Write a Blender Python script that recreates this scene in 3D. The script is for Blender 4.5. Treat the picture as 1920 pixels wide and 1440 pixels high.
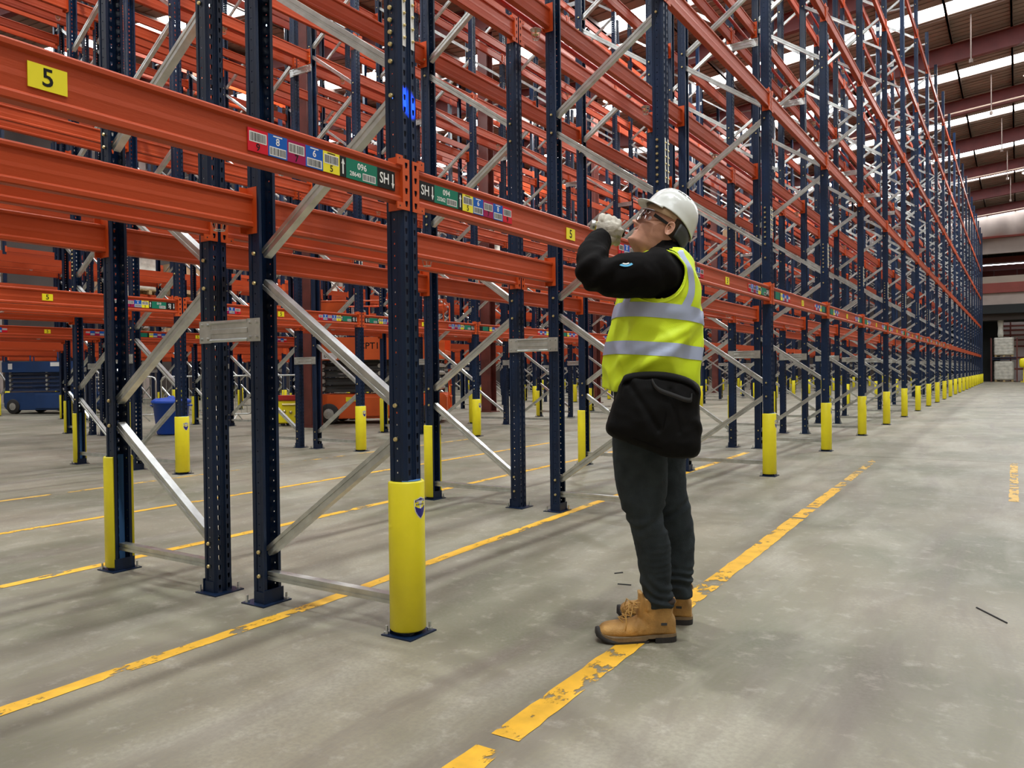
import bpy, bmesh, math, random
from mathutils import Vector, Matrix, Euler
import numpy as np
for o in list(bpy.data.objects): bpy.data.objects.remove(o)
SC = bpy.context.scene
COL = SC.collection
PI = math.pi
R_ = math.radians
random.seed(7)

# ---------------------------------------------------------------- camera
YAW, PIT, ROL = .5741, -.0140, -.0116
cy_, sy_ = math.cos(YAW), math.sin(YAW); cp_, sp_ = math.cos(PIT), math.sin(PIT); cr_, sr_ = math.cos(ROL), math.sin(ROL)
_R = Vector((cy_, sy_, 0)); _F = Vector((-sy_, cy_, 0)); _U = Vector((0, 0, 1))
_F2 = _F*cp_ + _U*sp_; _U2 = -_F*sp_ + _U*cp_
CR = _R*cr_ + _U2*sr_; CU = -_R*sr_ + _U2*cr_; CF = _F2
CAM = Vector((2.1619, -2.5141, 1.09)); FPX = 1467.84
cd = bpy.data.cameras.new('camera'); cam = bpy.data.objects.new('camera', cd); COL.objects.link(cam)
cd.sensor_width = 36; cd.lens = FPX/1920*36; cd.clip_end = 400; cd.clip_start = .05
cam.matrix_world = Matrix(((CR.x, CU.x, -CF.x, CAM.x), (CR.y, CU.y, -CF.y, CAM.y), (CR.z, CU.z, -CF.z, CAM.z), (0, 0, 0, 1)))
SC.camera = cam
SC.view_settings.view_transform = 'Standard'; SC.view_settings.look = 'None'; SC.view_settings.gamma = 1
SC.view_settings.use_curve_mapping = False
SC.view_settings.exposure = -0.05
SKY_E = 14.5      # daylight strength behind the translucent rooflights
LAMP_E = 1600.0
wd = bpy.data.worlds.new('world'); SC.world = wd; wd.use_nodes = True
wd.node_tree.nodes['Background'].inputs[0].default_value = (.80, .88, 1, 1)
wd.node_tree.nodes['Background'].inputs[1].default_value = 1.0
cy = SC.cycles
cy.max_bounces = 7; cy.diffuse_bounces = 4; cy.glossy_bounces = 3; cy.transmission_bounces = 4; cy.transparent_max_bounces = 8
cy.sample_clamp_indirect = 4; cy.caustics_reflective = False; cy.caustics_refractive = False
try: cy.use_light_tree = True
except Exception: pass

def in_view(p, pad=0):
    v = Vector(p) - CAM; d = v.dot(CF)
    if d < .3: return None
    x = 960 + FPX*v.dot(CR)/d; y = 720 - FPX*v.dot(CU)/d
    if -pad < x < 1920+pad and -pad < y < 1440+pad: return (x, y, d)
    return None

# ---------------------------------------------------------------- materials
def nd(t, typ, **kw):
    n = t.nodes.new(typ)
    for k, v in kw.items(): setattr(n, k, v)
    return n
def mat(name, col, rough=.5, metal=0., bump=0., bscale=40., var=0., vscale=6., coat=0., emit=None, estr=0., spec=.5, sheen=0., stretch=None, dirt=None):
    m = bpy.data.materials.new(name); m.use_nodes = True; t = m.node_tree; b = t.nodes['Principled BSDF']
    b.inputs['Base Color'].default_value = (*col, 1); b.inputs['Roughness'].default_value = rough; b.inputs['Metallic'].default_value = metal
    b.inputs['Specular IOR Level'].default_value = spec
    if coat: b.inputs['Coat Weight'].default_value = coat; b.inputs['Coat Roughness'].default_value = .15
    if sheen: b.inputs['Sheen Weight'].default_value = sheen
    if emit: b.inputs['Emission Color'].default_value = (*emit, 1); b.inputs['Emission Strength'].default_value = estr
    if var or bump:
        tc = nd(t, 'ShaderNodeTexCoord'); mp = nd(t, 'ShaderNodeMapping'); t.links.new(tc.outputs['Object'], mp.inputs[0])
        if stretch: mp.inputs['Scale'].default_value = stretch
    if var:
        n = nd(t, 'ShaderNodeTexNoise'); n.inputs['Scale'].default_value = vscale; n.inputs['Detail'].default_value = 5
        t.links.new(mp.outputs[0], n.inputs['Vector'])
        r = nd(t, 'ShaderNodeValToRGB'); r.color_ramp.elements[0].position = .3; r.color_ramp.elements[1].position = .7
        c2 = dirt if dirt else tuple(c*(1-var) for c in col)
        r.color_ramp.elements[0].color = (*c2, 1); r.color_ramp.elements[1].color = (*[min(1, c*(1+var*.35)) for c in col], 1)
        t.links.new(n.outputs[0], r.inputs[0]); t.links.new(r.outputs[0], b.inputs['Base Color'])
    if bump:
        n = nd(t, 'ShaderNodeTexNoise'); n.inputs['Scale'].default_value = bscale; n.inputs['Detail'].default_value = 4
        t.links.new(mp.outputs[0], n.inputs['Vector'])
        bp = nd(t, 'ShaderNodeBump'); bp.inputs['Strength'].default_value = bump; bp.inputs['Distance'].default_value = .01
        t.links.new(n.outputs[0], bp.inputs['Height']); t.links.new(bp.outputs[0], b.inputs['Normal'])
    return m

M = {}
M['orange'] = mat('beam_orange', (.44, .056, .011), .5, 0, .06, 220, .12, 3, spec=.3, stretch=(1, .12, 1))
M['bracket'] = mat('bracket_orange', (.60, .085, .014), .5, 0, .05, 200, .08, 9, spec=.3)
M['navy'] = mat('upright_navy', (.004, .016, .050), .38, 0, .04, 150, .3, 5, spec=.35)
M['galv'] = mat('galvanised', (.62, .64, .62), .30, .85, .05, 90, .22, 14)
M['galvd'] = mat('galvanised_dull', (.50, .50, .46), .45, .6, .05, 90, .2, 20)
M['bolt'] = mat('zinc_bolt', (.75, .62, .30), .3, .8)
M['yellow'] = mat('guard_yellow', (.80, .70, .012), .45, 0, .03, 120, .08, 7, coat=.2)
M['foam'] = mat('blue_foam', (.06, .18, .42), .8)
M['white'] = mat('label_white', (.80, .80, .78), .6)
M['black'] = mat('label_black', (.008, .008, .008), .6, spec=.2)
M['red'] = mat('label_red', (.62, .008, .025), .6, spec=.2)
M['maroon'] = mat('label_maroon', (.34, .004, .07), .6, spec=.2)
M['blue'] = mat('label_blue', (.005, .10, .46), .6, spec=.2)
M['lyellow'] = mat('label_yellow', (.88, .76, .01), .5)
M['green'] = mat('label_green', (.008, .18, .11), .6, spec=.2)
M['badge'] = mat('badge_navy', (.02, .02, .22), .45)
M['pipe'] = mat('sprinkler_red', (.42, .02, .015), .4)
M['rafter'] = mat('rafter_maroon', (.17, .032, .030), .55, 0, .05, 30, .25, 2)
M['column'] = mat('column_maroon', (.13, .028, .020), .55, 0, .08, 30, .4, 3)
M['roof'] = mat('roof_sheet', (.30, .235, .20), .8, 0, 0, 1, .2, 1.2)
M['purlin'] = mat('purlin_steel', (.16, .12, .10), .6, .2)
M['glow'] = mat('rooflight', (.9, .9, .9), .5, emit=(.93, .96, 1), estr=SKY_E)
M['lamp'] = mat('lamp_led', (.9, .9, .9), .5, emit=(.95, 1, .97), estr=LAMP_E)
M['dark'] = mat('dark_rubber', (.02, .02, .02), .8)

# ---------------------------------------------------------------- mesh helpers
def tag(o, label=None, cat=None, group=None, kind=None):
    if label: o['label'] = label
    if cat: o['category'] = cat
    if group: o['group'] = group
    if kind: o['kind'] = kind
    return o
def empty(name, loc=(0, 0, 0), rz=0, **kw):
    o = bpy.data.objects.new(name, None); COL.objects.link(o); o.location = loc; o.rotation_euler = (0, 0, rz)
    o.empty_display_size = .1
    return tag(o, **kw)
def link(name, me, parent=None, loc=(0, 0, 0), rot=(0, 0, 0), **kw):
    o = bpy.data.objects.new(name, me); COL.objects.link(o); o.location = loc; o.rotation_euler = rot
    if parent: o.parent = parent
    return tag(o, **kw)
class MB:
    """mesh builder"""
    def __init__(s): s.v = []; s.f = []; s.m = []; s.mi = 0; s.sm = []; s.smooth = False
    def add(s, vs, fs):
        k = len(s.v); s.v.extend(tuple(v) for v in vs)
        for f in fs: s.f.append(tuple(i+k for i in f)); s.m.append(s.mi); s.sm.append(s.smooth)
        return s
    def box(s, a, b, M4=None):
        x0, y0, z0 = a; x1, y1, z1 = b
        vs = [Vector(p) for p in ((x0, y0, z0), (x1, y0, z0), (x1, y1, z0), (x0, y1, z0), (x0, y0, z1), (x1, y0, z1), (x1, y1, z1), (x0, y1, z1))]
        if M4 is not None: vs = [M4 @ v for v in vs]
        return s.add(vs, [(0, 3, 2, 1), (4, 5, 6, 7), (0, 1, 5, 4), (1, 2, 6, 5), (2, 3, 7, 6), (3, 0, 4, 7)])
    def cbox(s, c, d, M4=None):
        return s.box([c[i]-d[i]/2 for i in range(3)], [c[i]+d[i]/2 for i in range(3)], M4)
    def prism(s, poly, o, ax, ay, az, L, caps=True, closed=True):
        """poly (a,b) in plane ax,ay at o, extruded L along az"""
        o = Vector(o); ax = Vector(ax); ay = Vector(ay); az = Vector(az); n = len(poly)
        vs = [o+ax*a+ay*b for a, b in poly]; vs += [v+az*L for v in vs]
        fs = [(i, (i+1) % n, n+(i+1) % n, n+i) for i in range(n if closed else n-1)]
        if caps and closed: fs += [tuple(reversed(range(n))), tuple(range(n, 2*n))]
        return s.add(vs, fs)
    def tube(s, pts, r, n=8, caps=True):
        pts = [Vector(p) for p in pts]; rs = r if isinstance(r, (list, tuple)) else [r]*len(pts)
        vs = []; up = Vector((0, 0, 1))
        prev = None
        for i, p in enumerate(pts):
            d = (pts[min(i+1, len(pts)-1)]-pts[max(i-1, 0)]).normalized()
            if prev is None:
                a = d.cross(up if abs(d.z) < .95 else Vector((1, 0, 0))).normalized()
            else:
                a = (prev - d*prev.dot(d)).normalized()
            prev = a; b = d.cross(a)
            for k in range(n):
                t = 2*PI*k/n; vs.append(p+(a*math.cos(t)+b*math.sin(t))*rs[i])
        fs = []
        for i in range(len(pts)-1):
            for k in range(n): fs.append((i*n+k, i*n+(k+1) % n, (i+1)*n+(k+1) % n, (i+1)*n+k))
        if caps: fs += [tuple(reversed(range(n))), tuple((len(pts)-1)*n+k for k in range(n))]
        return s.add(vs, fs)
    def lathe(s, prof, c=(0, 0, 0), n=16, axis='z', a0=0, a1=2*PI):
        full = abs(a1-a0-2*PI) < 1e-6; m = n if full else n+1; vs = []
        for r, z in prof:
            for k in range(m):
                t = a0+(a1-a0)*k/n; q = (r*math.cos(t), r*math.sin(t), z)
                if axis == 'x': q = (q[2], q[0], q[1])
                if axis == 'y': q = (q[1], q[2], q[0])
                vs.append((c[0]+q[0], c[1]+q[1], c[2]+q[2]))
        fs = []
        for i in range(len(prof)-1):
            for k in range(n): k2 = (k+1) % m; fs.append((i*m+k, i*m+k2, (i+1)*m+k2, (i+1)*m+k))
        return s.add(vs, fs)
    def xf(s, M4): s.v = [tuple(M4 @ Vector(v)) for v in s.v]; return s
    def mesh(s, name, mats, autos=False):
        me = bpy.data.meshes.new(name); me.from_pydata(s.v, [], s.f)
        for m in (mats if isinstance(mats, (list, tuple)) else [mats]): me.materials.append(m)
        me.polygons.foreach_set('material_index', s.m); me.polygons.foreach_set('use_smooth', s.sm)
        me.update(); return me
    def obj(s, name, mats, parent=None, **kw):
        return link(name, s.mesh(name, mats), parent, **kw)
def fixn(me):
    bm = bmesh.new(); bm.from_mesh(me); bmesh.ops.recalc_face_normals(bm, faces=bm.faces); bm.to_mesh(me); bm.free(); return me
def bevel(me, w=.003, seg=1, ang=40):
    bm = bmesh.new(); bm.from_mesh(me); bmesh.ops.remove_doubles(bm, verts=bm.verts, dist=1e-5)
    bmesh.ops.recalc_face_normals(bm, faces=bm.faces)
    es = [e for e in bm.edges if len(e.link_faces) == 2 and e.calc_face_angle(0) > R_(ang)]
    bmesh.ops.bevel(bm, geom=es, offset=w, segments=seg, affect='EDGES', clamp_overlap=True); bm.to_mesh(me); bm.free(); return me
def text_mesh(txt, size, m, ex=0.0004):
    c = bpy.data.curves.new('t', 'FONT'); c.body = txt; c.size = size; c.align_x = 'CENTER'; c.align_y = 'CENTER'; c.extrude = ex
    c.resolution_u = 3; c.offset = size*.012
    o = bpy.data.objects.new('t', c); COL.objects.link(o); dg = bpy.context.evaluated_depsgraph_get()
    me = bpy.data.meshes.new_from_object(o.evaluated_get(dg)); bpy.data.objects.remove(o); bpy.data.curves.remove(c)
    me.materials.clear(); me.materials.append(m); me.name = 'lettering'; return me

ORD = ['nearest', 'second', 'third', 'fourth', 'fifth', 'sixth', 'seventh', 'eighth', 'ninth', 'tenth', 'eleventh', 'twelfth', 'thirteenth', 'fourteenth', 'fifteenth',
       'sixteenth', 'seventeenth', 'eighteenth', 'nineteenth', 'twentieth', 'twenty-first', 'twenty-second', 'twenty-third', 'twenty-fourth', 'twenty-fifth', 'twenty-sixth']
NUM = ['zero', 'one', 'two', 'three', 'four', 'five']
# ================================================================ BUILDING
YWALL = 66.0
def roof_z(x): 
    a = abs(((x+10.4+25) % 50)-25)      # distance to the nearest valley
    return 11.5 + .095*a
XL, XR, Y0 = -37.0, 12.0, -9.0
# floor: concrete slabs with a sawn joint
def floor_mat():
    m = bpy.data.materials.new('polished_concrete'); m.use_nodes = True; t = m.node_tree; b = t.nodes['Principled BSDF']
    tc = nd(t, 'ShaderNodeTexCoord')
    def noise(scale, det, rough=.5, st=(1, 1, 1), dist=0.):
        mp = nd(t, 'ShaderNodeMapping'); mp.inputs['Scale'].default_value = st; t.links.new(tc.outputs['Object'], mp.inputs[0])
        n = nd(t, 'ShaderNodeTexNoise'); n.inputs['Scale'].default_value = scale; n.inputs['Detail'].default_value = det; n.inputs['Roughness'].default_value = rough
        n.inputs['Distortion'].default_value = dist
        t.links.new(mp.outputs[0], n.inputs['Vector']); return n.outputs[0]
    def ramp(src, p0, c0, p1, c1):
        r = nd(t, 'ShaderNodeValToRGB'); e = r.color_ramp.elements; e[0].position = p0; e[1].position = p1
        e[0].color = (*c0, 1); e[1].color = (*c1, 1); t.links.new(src, r.inputs[0]); return r.outputs[0]
    def mix(fac, a, b_, mode='MIX', f=None):
        x = nd(t, 'ShaderNodeMix', data_type='RGBA', blend_type=mode)
        if fac is None: x.inputs[0].default_value = f
        else: t.links.new(fac, x.inputs[0])
        for s, i in ((a, 6), (b_, 7)):
            if isinstance(s, tuple): x.inputs[i].default_value = (*s, 1)
            else: t.links.new(s, x.inputs[i])
        return x.outputs[2]
    c = ramp(noise(.55, 4, .55), .38, (.130, .130, .080), .62, (.268, .240, .175))  # concrete mottle; dark olive end also paints in the greenish floor shadow
    c = mix(ramp(noise(2.2, 6, .6, (1, .35, 1), .6), .48, (0, 0, 0), .75, (.8,)*3), c, (.35, .33, .27))
    c = mix(ramp(noise(1.6, 6, .65, (2.0, .30, 1), .7), .50, (0, 0, 0), .72, (.65,)*3), c, (.135, .105, .090))  # reddish dark streaks along the racks, soft beam shadows put into the colour
    c = mix(ramp(noise(9, 6, .7), .55, (0, 0, 0), .74, (.6,)*3), c, (.44, .41, .34))
    c = mix(ramp(noise(60, 3, .6), .35, (.5,)*3, .6, (0, 0, 0)), c, (.19, .17, .14))
    # repaired pale patch beside the line
    t.links.new(c, b.inputs['Base Color'])
    rr = nd(t, 'ShaderNodeMapRange'); rr.inputs[3].default_value = .42; rr.inputs[4].default_value = .68; b.inputs['Specular IOR Level'].default_value = .42; t.links.new(noise(1.7, 5, .6), rr.inputs[0]); t.links.new(rr.outputs[0], b.inputs['Roughness'])
    bp = nd(t, 'ShaderNodeBump'); bp.inputs['Strength'].default_value = .08; bp.inputs['Distance'].default_value = .01
    t.links.new(noise(35, 5), bp.inputs['Height']); t.links.new(bp.outputs[0], b.inputs['Normal'])
    return m
FM = floor_mat()
JY = 8.06
fl = MB(); fl.box((XL, Y0, -.2), (XR, JY-.006, 0)); fl.obj('floor', FM, kind='structure')
fl = MB(); fl.box((XL, JY+.006, -.2), (XR, YWALL+30, 0)); fl.obj('floor', FM, kind='structure')
fl = MB(); fl.box((XL, JY-.006, -.2), (XR, JY+.006, -.012)); fl.obj('trim_1', M['dark'], kind='structure')

def worn(name, col, thr, sc):
    m = mat(name, col, .6, 0, .1, 60, .2, 12)
    t = m.node_tree; b = t.nodes['Principled BSDF']; out = t.nodes['Material Output']
    tc = nd(t, 'ShaderNodeTexCoord'); ns = []
    for s, d, st in ((sc, 8, (1, .6, 1)), (sc*.16, 3, (1, 1, 1))):
        mp = nd(t, 'ShaderNodeMapping'); mp.inputs['Scale'].default_value = st; t.links.new(tc.outputs['Object'], mp.inputs[0])
        n = nd(t, 'ShaderNodeTexNoise'); n.inputs['Scale'].default_value = s; n.inputs['Detail'].default_value = d; n.inputs['Roughness'].default_value = .68
        t.links.new(mp.outputs[0], n.inputs['Vector']); ns.append(n.outputs[0])
    ad = nd(t, 'ShaderNodeMath', operation='ADD'); t.links.new(ns[0], ad.inputs[0]); t.links.new(ns[1], ad.inputs[1])
    gt = nd(t, 'ShaderNodeMapRange'); gt.inputs[1].default_value = thr-.03; gt.inputs[2].default_value = thr+.03; t.links.new(ad.outputs[0], gt.inputs[0])
    tr = nd(t, 'ShaderNodeBsdfTransparent'); mx = nd(t, 'ShaderNodeMixShader')
    t.links.new(gt.outputs[0], mx.inputs[0]); t.links.new(tr.outputs[0], mx.inputs[1]); t.links.new(b.outputs[0], mx.inputs[2]); t.links.new(mx.outputs[0], out.inputs[0])
    return m
WA = worn('line_paint', (.80, .44, .03), .885, 16); WB = worn('line_paint_faded', (.66, .40, .07), .97, 12)
def fline(pts, w, m, label):
    mb = MB(); vs = []; rnd = random.Random(len(label)+int(abs(pts[0][0])*100)); seg = []
    for (x0, y0), (x1, y1) in zip(pts[:-1], pts[1:]):
        k = max(1, int((y1-y0)/.06)); seg += [(x0+(x1-x0)*i/k, y0+(y1-y0)*i/k) for i in range(k)]
    seg.append(pts[-1])
    for x, y in seg: vs += [(x-w/2+rnd.uniform(-.004, .004), y, 0), (x+w/2+rnd.uniform(-.004, .004), y, 0)]
    top = [(a, b, .0018) for a, b, _ in vs]; n = len(seg)
    fs = [(2*i, 2*i+1, 2*i+3, 2*i+2) for i in range(n-1)]
    mb.add(top, fs)
    o = mb.obj('floor_line', m); tag(o, label, 'floor marking', 'painted floor lines'); return o
fline([(.885, -2.2), (.872, -.66)], .098, WA, 'yellow line piece nearest the viewer at the bottom edge')
fline([(.87, -.58), (.83, 2.2), (.80, 3.4)], .098, WA, 'bright worn yellow floor line under the standing worker')
fline([(.80, 3.46), (.79, 3.86)], .095, WA, 'short chipped yellow line segment just beyond the worker')
fline([(.79, 3.95), (.77, 5.1)], .09, WA, 'chipped yellow line segment in the middle of the aisle')
fline([(.765, 5.2), (.71, 7.9)], .08, WB, 'faded far end of the yellow line in the aisle')
fline([(2.13, 5.0), (2.12, 8.0)], .07, WB, 'faded yellow line at the right edge of the aisle')
fline([(-.63, -3), (-.65, .2), (-.72, 1.4), (-.80, 3.4), (-.86, 7.9)], .075, WA, 'yellow floor line crossing under the nearest upright frame')
fline([(-2.29, -2), (-2.36, 2), (-2.45, 5.6), (-2.5, 8.0)], .075, WA, 'yellow floor line behind the first pair of racks')
fline([(-3.84, -1), (-3.90, 5), (-3.95, 8)], .07, WA, 'second yellow floor line beyond the first racks')
fline([(-5.45, 0), (-5.5, 8)], .07, WB, 'faded yellow floor line in front of the second racks')

# walls of the hall
M['wall'] = mat('wall_cladding', (.07, .055, .048), .8, 0, .05, 5, .2, .7)
M['wallw'] = mat('wall_sheet_white', (.42, .35, .31), .8, 0, .0, 5, .1, 1.5)
M['wallc'] = mat('wall_cream', (.38, .32, .26), .8, 0, 0, 5, .1, 1)
M['girder'] = mat('girder_red', (.26, .05, .035), .55, 0, .05, 8, .2, 1)
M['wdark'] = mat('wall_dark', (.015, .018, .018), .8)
def wall(name, a, b, m): mb = MB(); mb.box(a, b); return mb.obj(name, m, kind='structure')
wall('wall_left', (XL-.3, Y0, 0), (XL, YWALL, 14.5), M['wall'])
wall('wall_right', (XR, Y0, 0), (XR+.3, YWALL+30, 15), M['wallc'])
wall('wall_near', (XL, Y0-.3, 0), (XR, Y0, 15), M['wallc'])
wall('wall_far_left', (XL, YWALL, 0), (-3.2, YWALL+.3, 15), M['wall'])
for i in range(20):
    wall('trim_%d' % (20+i), (XL, Y0+2+3.6*i, 0), (XL+.10, Y0+2.35+3.6*i, 14), M['wallw'])
# far end bulkhead in layers above the doorway
XE = -3.2
def folded_sheet():
    mb = MB(); mb.smooth = True; nx, nz = 90, 12; x0, x1 = XE, XR; z0, z1 = 10.75, 14.6
    vs = []
    for j in range(nz+1):
        for i in range(nx+1):
            x = x0+(x1-x0)*i/nx; z = z0+(z1-z0)*j/nz; u = (x*.55) % 1
            y = YWALL-.12-.10*math.sin(PI*u)*(1-.6*abs(2*u-1))*math.sin(PI*(j/nz)**.7)-.05*math.sin(9*(x*.55)+3*j/nz)
            vs.append((x, y, z))
    fs = [(j*(nx+1)+i, j*(nx+1)+i+1, (j+1)*(nx+1)+i+1, (j+1)*(nx+1)+i) for j in range(nz) for i in range(nx)]
    mb.add(vs, fs); mb.obj('wall_far_upper', M['wallw'], kind='structure')
folded_sheet()
wall('wall_far_backing', (XE, YWALL, 10.7), (XR, YWALL+.3, 14.6), M['wallc'])
wall('trim_2', (XE, YWALL-.2, 10.68), (XR, YWALL+.05, 10.82), M['girder'])
wall('wall_far_band', (XE, YWALL, 9.55), (XR, YWALL+.3, 10.68), M['wallw'])
wall('trim_3', (XE, YWALL-.15, 7.35), (XR, YWALL+.25, 7.85), M['wallc'])
wall('trim_4', (XE, YWALL-.2, 6.62), (XR, YWALL+.25, 7.35), M['girder'])
wall('wall_far_lintel', (XE, YWALL, 5.75), (XR, YWALL+.3, 6.62), M['wallw'])
wall('trim_5', (XE, YWALL-.1, 5.1), (XR, YWALL+.3, 5.75), M['wdark'])
wall('wall_far_panel', (XE, YWALL+.4, 4.62), (XR, YWALL+.7, 5.1), M['wall'])
# next hall seen through the two openings
wall('wall_next_hall', (XE-.3, YWALL+28, 0), (XR, YWALL+28.3, 12), M['wallc'])
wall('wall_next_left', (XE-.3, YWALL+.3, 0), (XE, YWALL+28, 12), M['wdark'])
for i, (yy, z0, z1) in enumerate(((70, 9.3, 9.75), (74, 9.15, 9.9), (80, 9.3, 10.2), (87, 9.6, 10.6))):
    wall('trim_%d' % (6+i), (XE, YWALL+yy-66, z0), (XR, YWALL+yy-65.7, z1), M['girder'])
wall('ceiling_next_hall', (XE-.3, YWALL+.3, 12), (XR, YWALL+28, 12.2), M['roof'])
# dark partition and loading door beyond
wall('wall_next_partition', (XE, YWALL+4, 0), (.95, YWALL+4.2, 4.7), M['wdark'])
dmb = MB(); dmb.mi = 0; dmb.box((.95, YWALL+6, 0), (6, YWALL+6.1, 4.7))
for z in (.9, 1.8, 2.7, 3.2, 3.6, 4.0, 4.35): dmb.mi = 1; dmb.box((.95, YWALL+5.93, z), (6, YWALL+6, z+.12))
for x in (1.6, 3.2, 4.8): dmb.mi = 1; dmb.box((x, YWALL+5.94, 0), (x+.1, YWALL+6, 4.7))
dmb.obj('door_1', [mat('door_pale', (.75, .66, .65), .6), M['girder']], kind='structure')

# roof: sheets, rooflights, purlins, rafters
RY = [9.1+6.6*k for k in range(-3, 9)]
breaks = [XL, -35.4, -10.4, XR]
def roof_seg(mb, y0, y1, dz=0, th=.05, ns=None):
    for x0, x1 in zip(breaks[:-1], breaks[1:]):
        vs = [(x0, y0, roof_z(x0)+dz), (x1, y0, roof_z(x1)+dz), (x1, y1, roof_z(x1)+dz), (x0, y1, roof_z(x0)+dz)]
        vs += [(a, b, c+th) for a, b, c in vs]
        mb.add(vs, [(0, 3, 2, 1), (4, 5, 6, 7), (0, 1, 5, 4), (1, 2, 6, 5), (2, 3, 7, 6), (3, 0, 4, 7)])
sk = [r+3.35 for r in RY]
edges = [Y0]
for s in sk: edges += [s, s+1.0]
edges += [YWALL+.3]
rs = MB()
for a, b in zip(edges[0::2], edges[1::2]):
    if b > a:
        roof_seg(rs, a, b)
        # corrugation ribs
        k = int((b-a)/.33)
        for i in range(k): y = a+.15+i*.33; roof_seg(rs, y, y+.05, -.028, .03)
rs.obj('ceiling', M['roof'], kind='structure')
for i, s in enumerate(sk):
    mb = MB()
    for x0, x1 in zip(breaks[:-1], breaks[1:]):
        mb.add([(x0, s, roof_z(x0)+.06), (x1, s, roof_z(x1)+.06), (x1, s+1.0, roof_z(x1)+.06), (x0, s+1.0, roof_z(x0)+.06)], [(0, 3, 2, 1)])
    mb.obj('window_%d' % (i+1), M['glow'], kind='structure')
x = XL+.5; i = 0
while x < XR:
    mb = MB(); z = roof_z(x); mb.box((x-.03, Y0, z-.17), (x+.03, YWALL, z-.03)); mb.box((x-.03, Y0, z-.17), (x+.05, YWALL, z-.155))
    mb.obj('ceiling_purlin', M['purlin'], kind='structure'); x += 1.75
for r in RY:
    mb = MB()
    for x0, x1 in zip(breaks[:-1], breaks[1:]):
        for (d0, d1, w) in ((-.19, -.21, .11), (-.21, -.78, .012), (-.78, -.80, .11)):
            vs = [(x0, r-w, roof_z(x0)+d0), (x1, r-w, roof_z(x1)+d0), (x1, r+w, roof_z(x1)+d0), (x0, r+w, roof_z(x0)+d0)]
            vs += [(a, b, c+d1-d0) for a, b, c in vs]
            mb.add(vs, [(0, 3, 2, 1), (4, 5, 6, 7), (0, 1, 5, 4), (1, 2, 6, 5), (2, 3, 7, 6), (3, 0, 4, 7)])
    mb.obj('ceiling_rafter', M['rafter'], kind='structure')
def column(x, y, label):
    mb = MB(); h = roof_z(x)-.8
    mb.box((x-.15, y-.16, 0), (x+.15, y-.14, h)); mb.box((x-.15, y+.14, 0), (x+.15, y+.16, h)); mb.box((x-.008, y-.14, 0), (x+.008, y+.14, h))
    mb.box((x-.22, y-.22, 0), (x+.22, y+.22, .025))
    o = mb.obj('steel_column', M['column']); tag(o, label, 'column', 'maroon steel building columns')
for k in range(0, 9):
    yy = 9.1+6.6*k
    column(-10.4, yy, 'maroon steel building column, %s from the camera in its line' % ORD[k])
# hanging high-bay lamps
hb = MB(); hb.smooth = True
hb.lathe([(.02, .34), (.05, .33), (.07, .22), (.16, .12), (.21, .0), (.20, .0), (.0, .012)], n=20); hb.smooth = False
hb.tube([(0, 0, .33), (0, 0, 1.17)], .006, 5)
HBM = hb.mesh('lamp_body', M['galvd']); hd = MB(); hd.lathe([(.0, -.005), (.19, -.005)], n=20); HDM = hd.mesh('lamp_lens', M['lamp'])
for i, (x, y) in enumerate(((2.55, 31.2), (2.55, 48.0), (2.55, 14.5), (2.55, -1.5), (-3.9, 17.5), (-3.9, 32), (-9.6, 22), (-3.9, 1.5), (-15.2, 12), (-15.2, 28), (-21, 20), (-26.6, 26))):
    z = roof_z(x)-1.2
    e = empty('high_bay_lamp', (x, y, z), label='round high-bay lamp hanging from the roof, %s of the roof lamps' % ORD[i], cat='ceiling lamp', group='high-bay roof lamps')
    link('reflector', HBM, e); link('lens', HDM, e)
# white conduit runs and drop rods under the roof
for i, (yy, z) in enumerate(((35.0, .95), (48.2, .95), (61.0, .95))):
    mb = MB(); mb.tube([(-9, yy-.5, roof_z(-9)-z), (XR, yy-.5, roof_z(XR)-z)], .03, 6)
    tag(mb.obj('conduit_pipe', mat('conduit_cream', (.75, .60, .48), .5)), ['cream pipe under the roof, nearest of three', 'cream pipe under the roof, middle of three', 'cream pipe under the roof near the far wall'][i], 'pipe', 'roof pipes')
for i, (xx, yy) in enumerate(((.9, 27.0), (1.3, 33.6), (1.55, 40.2), (1.7, 46.8), (1.8, 53.4))):
    z = roof_z(xx); mb = MB(); mb.tube([(xx, yy, z-.05), (xx, yy, z-1.5)], .022, 6); mb.tube([(xx, yy, z-1.5), (xx, yy, z-1.62)], .06, 8)
    tag(mb.obj('sprinkler_dropper', M['purlin']), 'thin sprinkler drop pipe under the roof, %s of five' % ORD[i], 'pipe', 'roof sprinkler droppers')
M['tube'] = mat('tube_light', (.9, .9, .9), .5, emit=(.85, .9, 1), estr=14)
# strip lights in the next hall
for i, (xx, yy, z) in enumerate(((-.2, 71, 9.25), (.1, 78, 8.55))):
    mb = MB(); mb.mi = 0; mb.box((xx, yy, z), (xx+4.2 if i == 0 else xx+2.4, yy+.12, z+.05)); mb.mi = 1; mb.box((xx-.02, yy-.03, z+.05), (xx+(4.22 if i == 0 else 2.42), yy+.15, z+.14)); mb.tube([(xx+.3, yy+.06, z+.1), (xx+.3, yy+.06, 11.99)], .01, 5); mb.tube([(xx+2, yy+.06, z+.1), (xx+2, yy+.06, 11.99)], .01, 5)
    tag(mb.obj('strip_light', [M['tube'], M['galvd']]), ['long strip light high in the far hall', 'short strip light lower in the far hall', 'strip light above the far loading door'][i], 'strip light')
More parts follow.
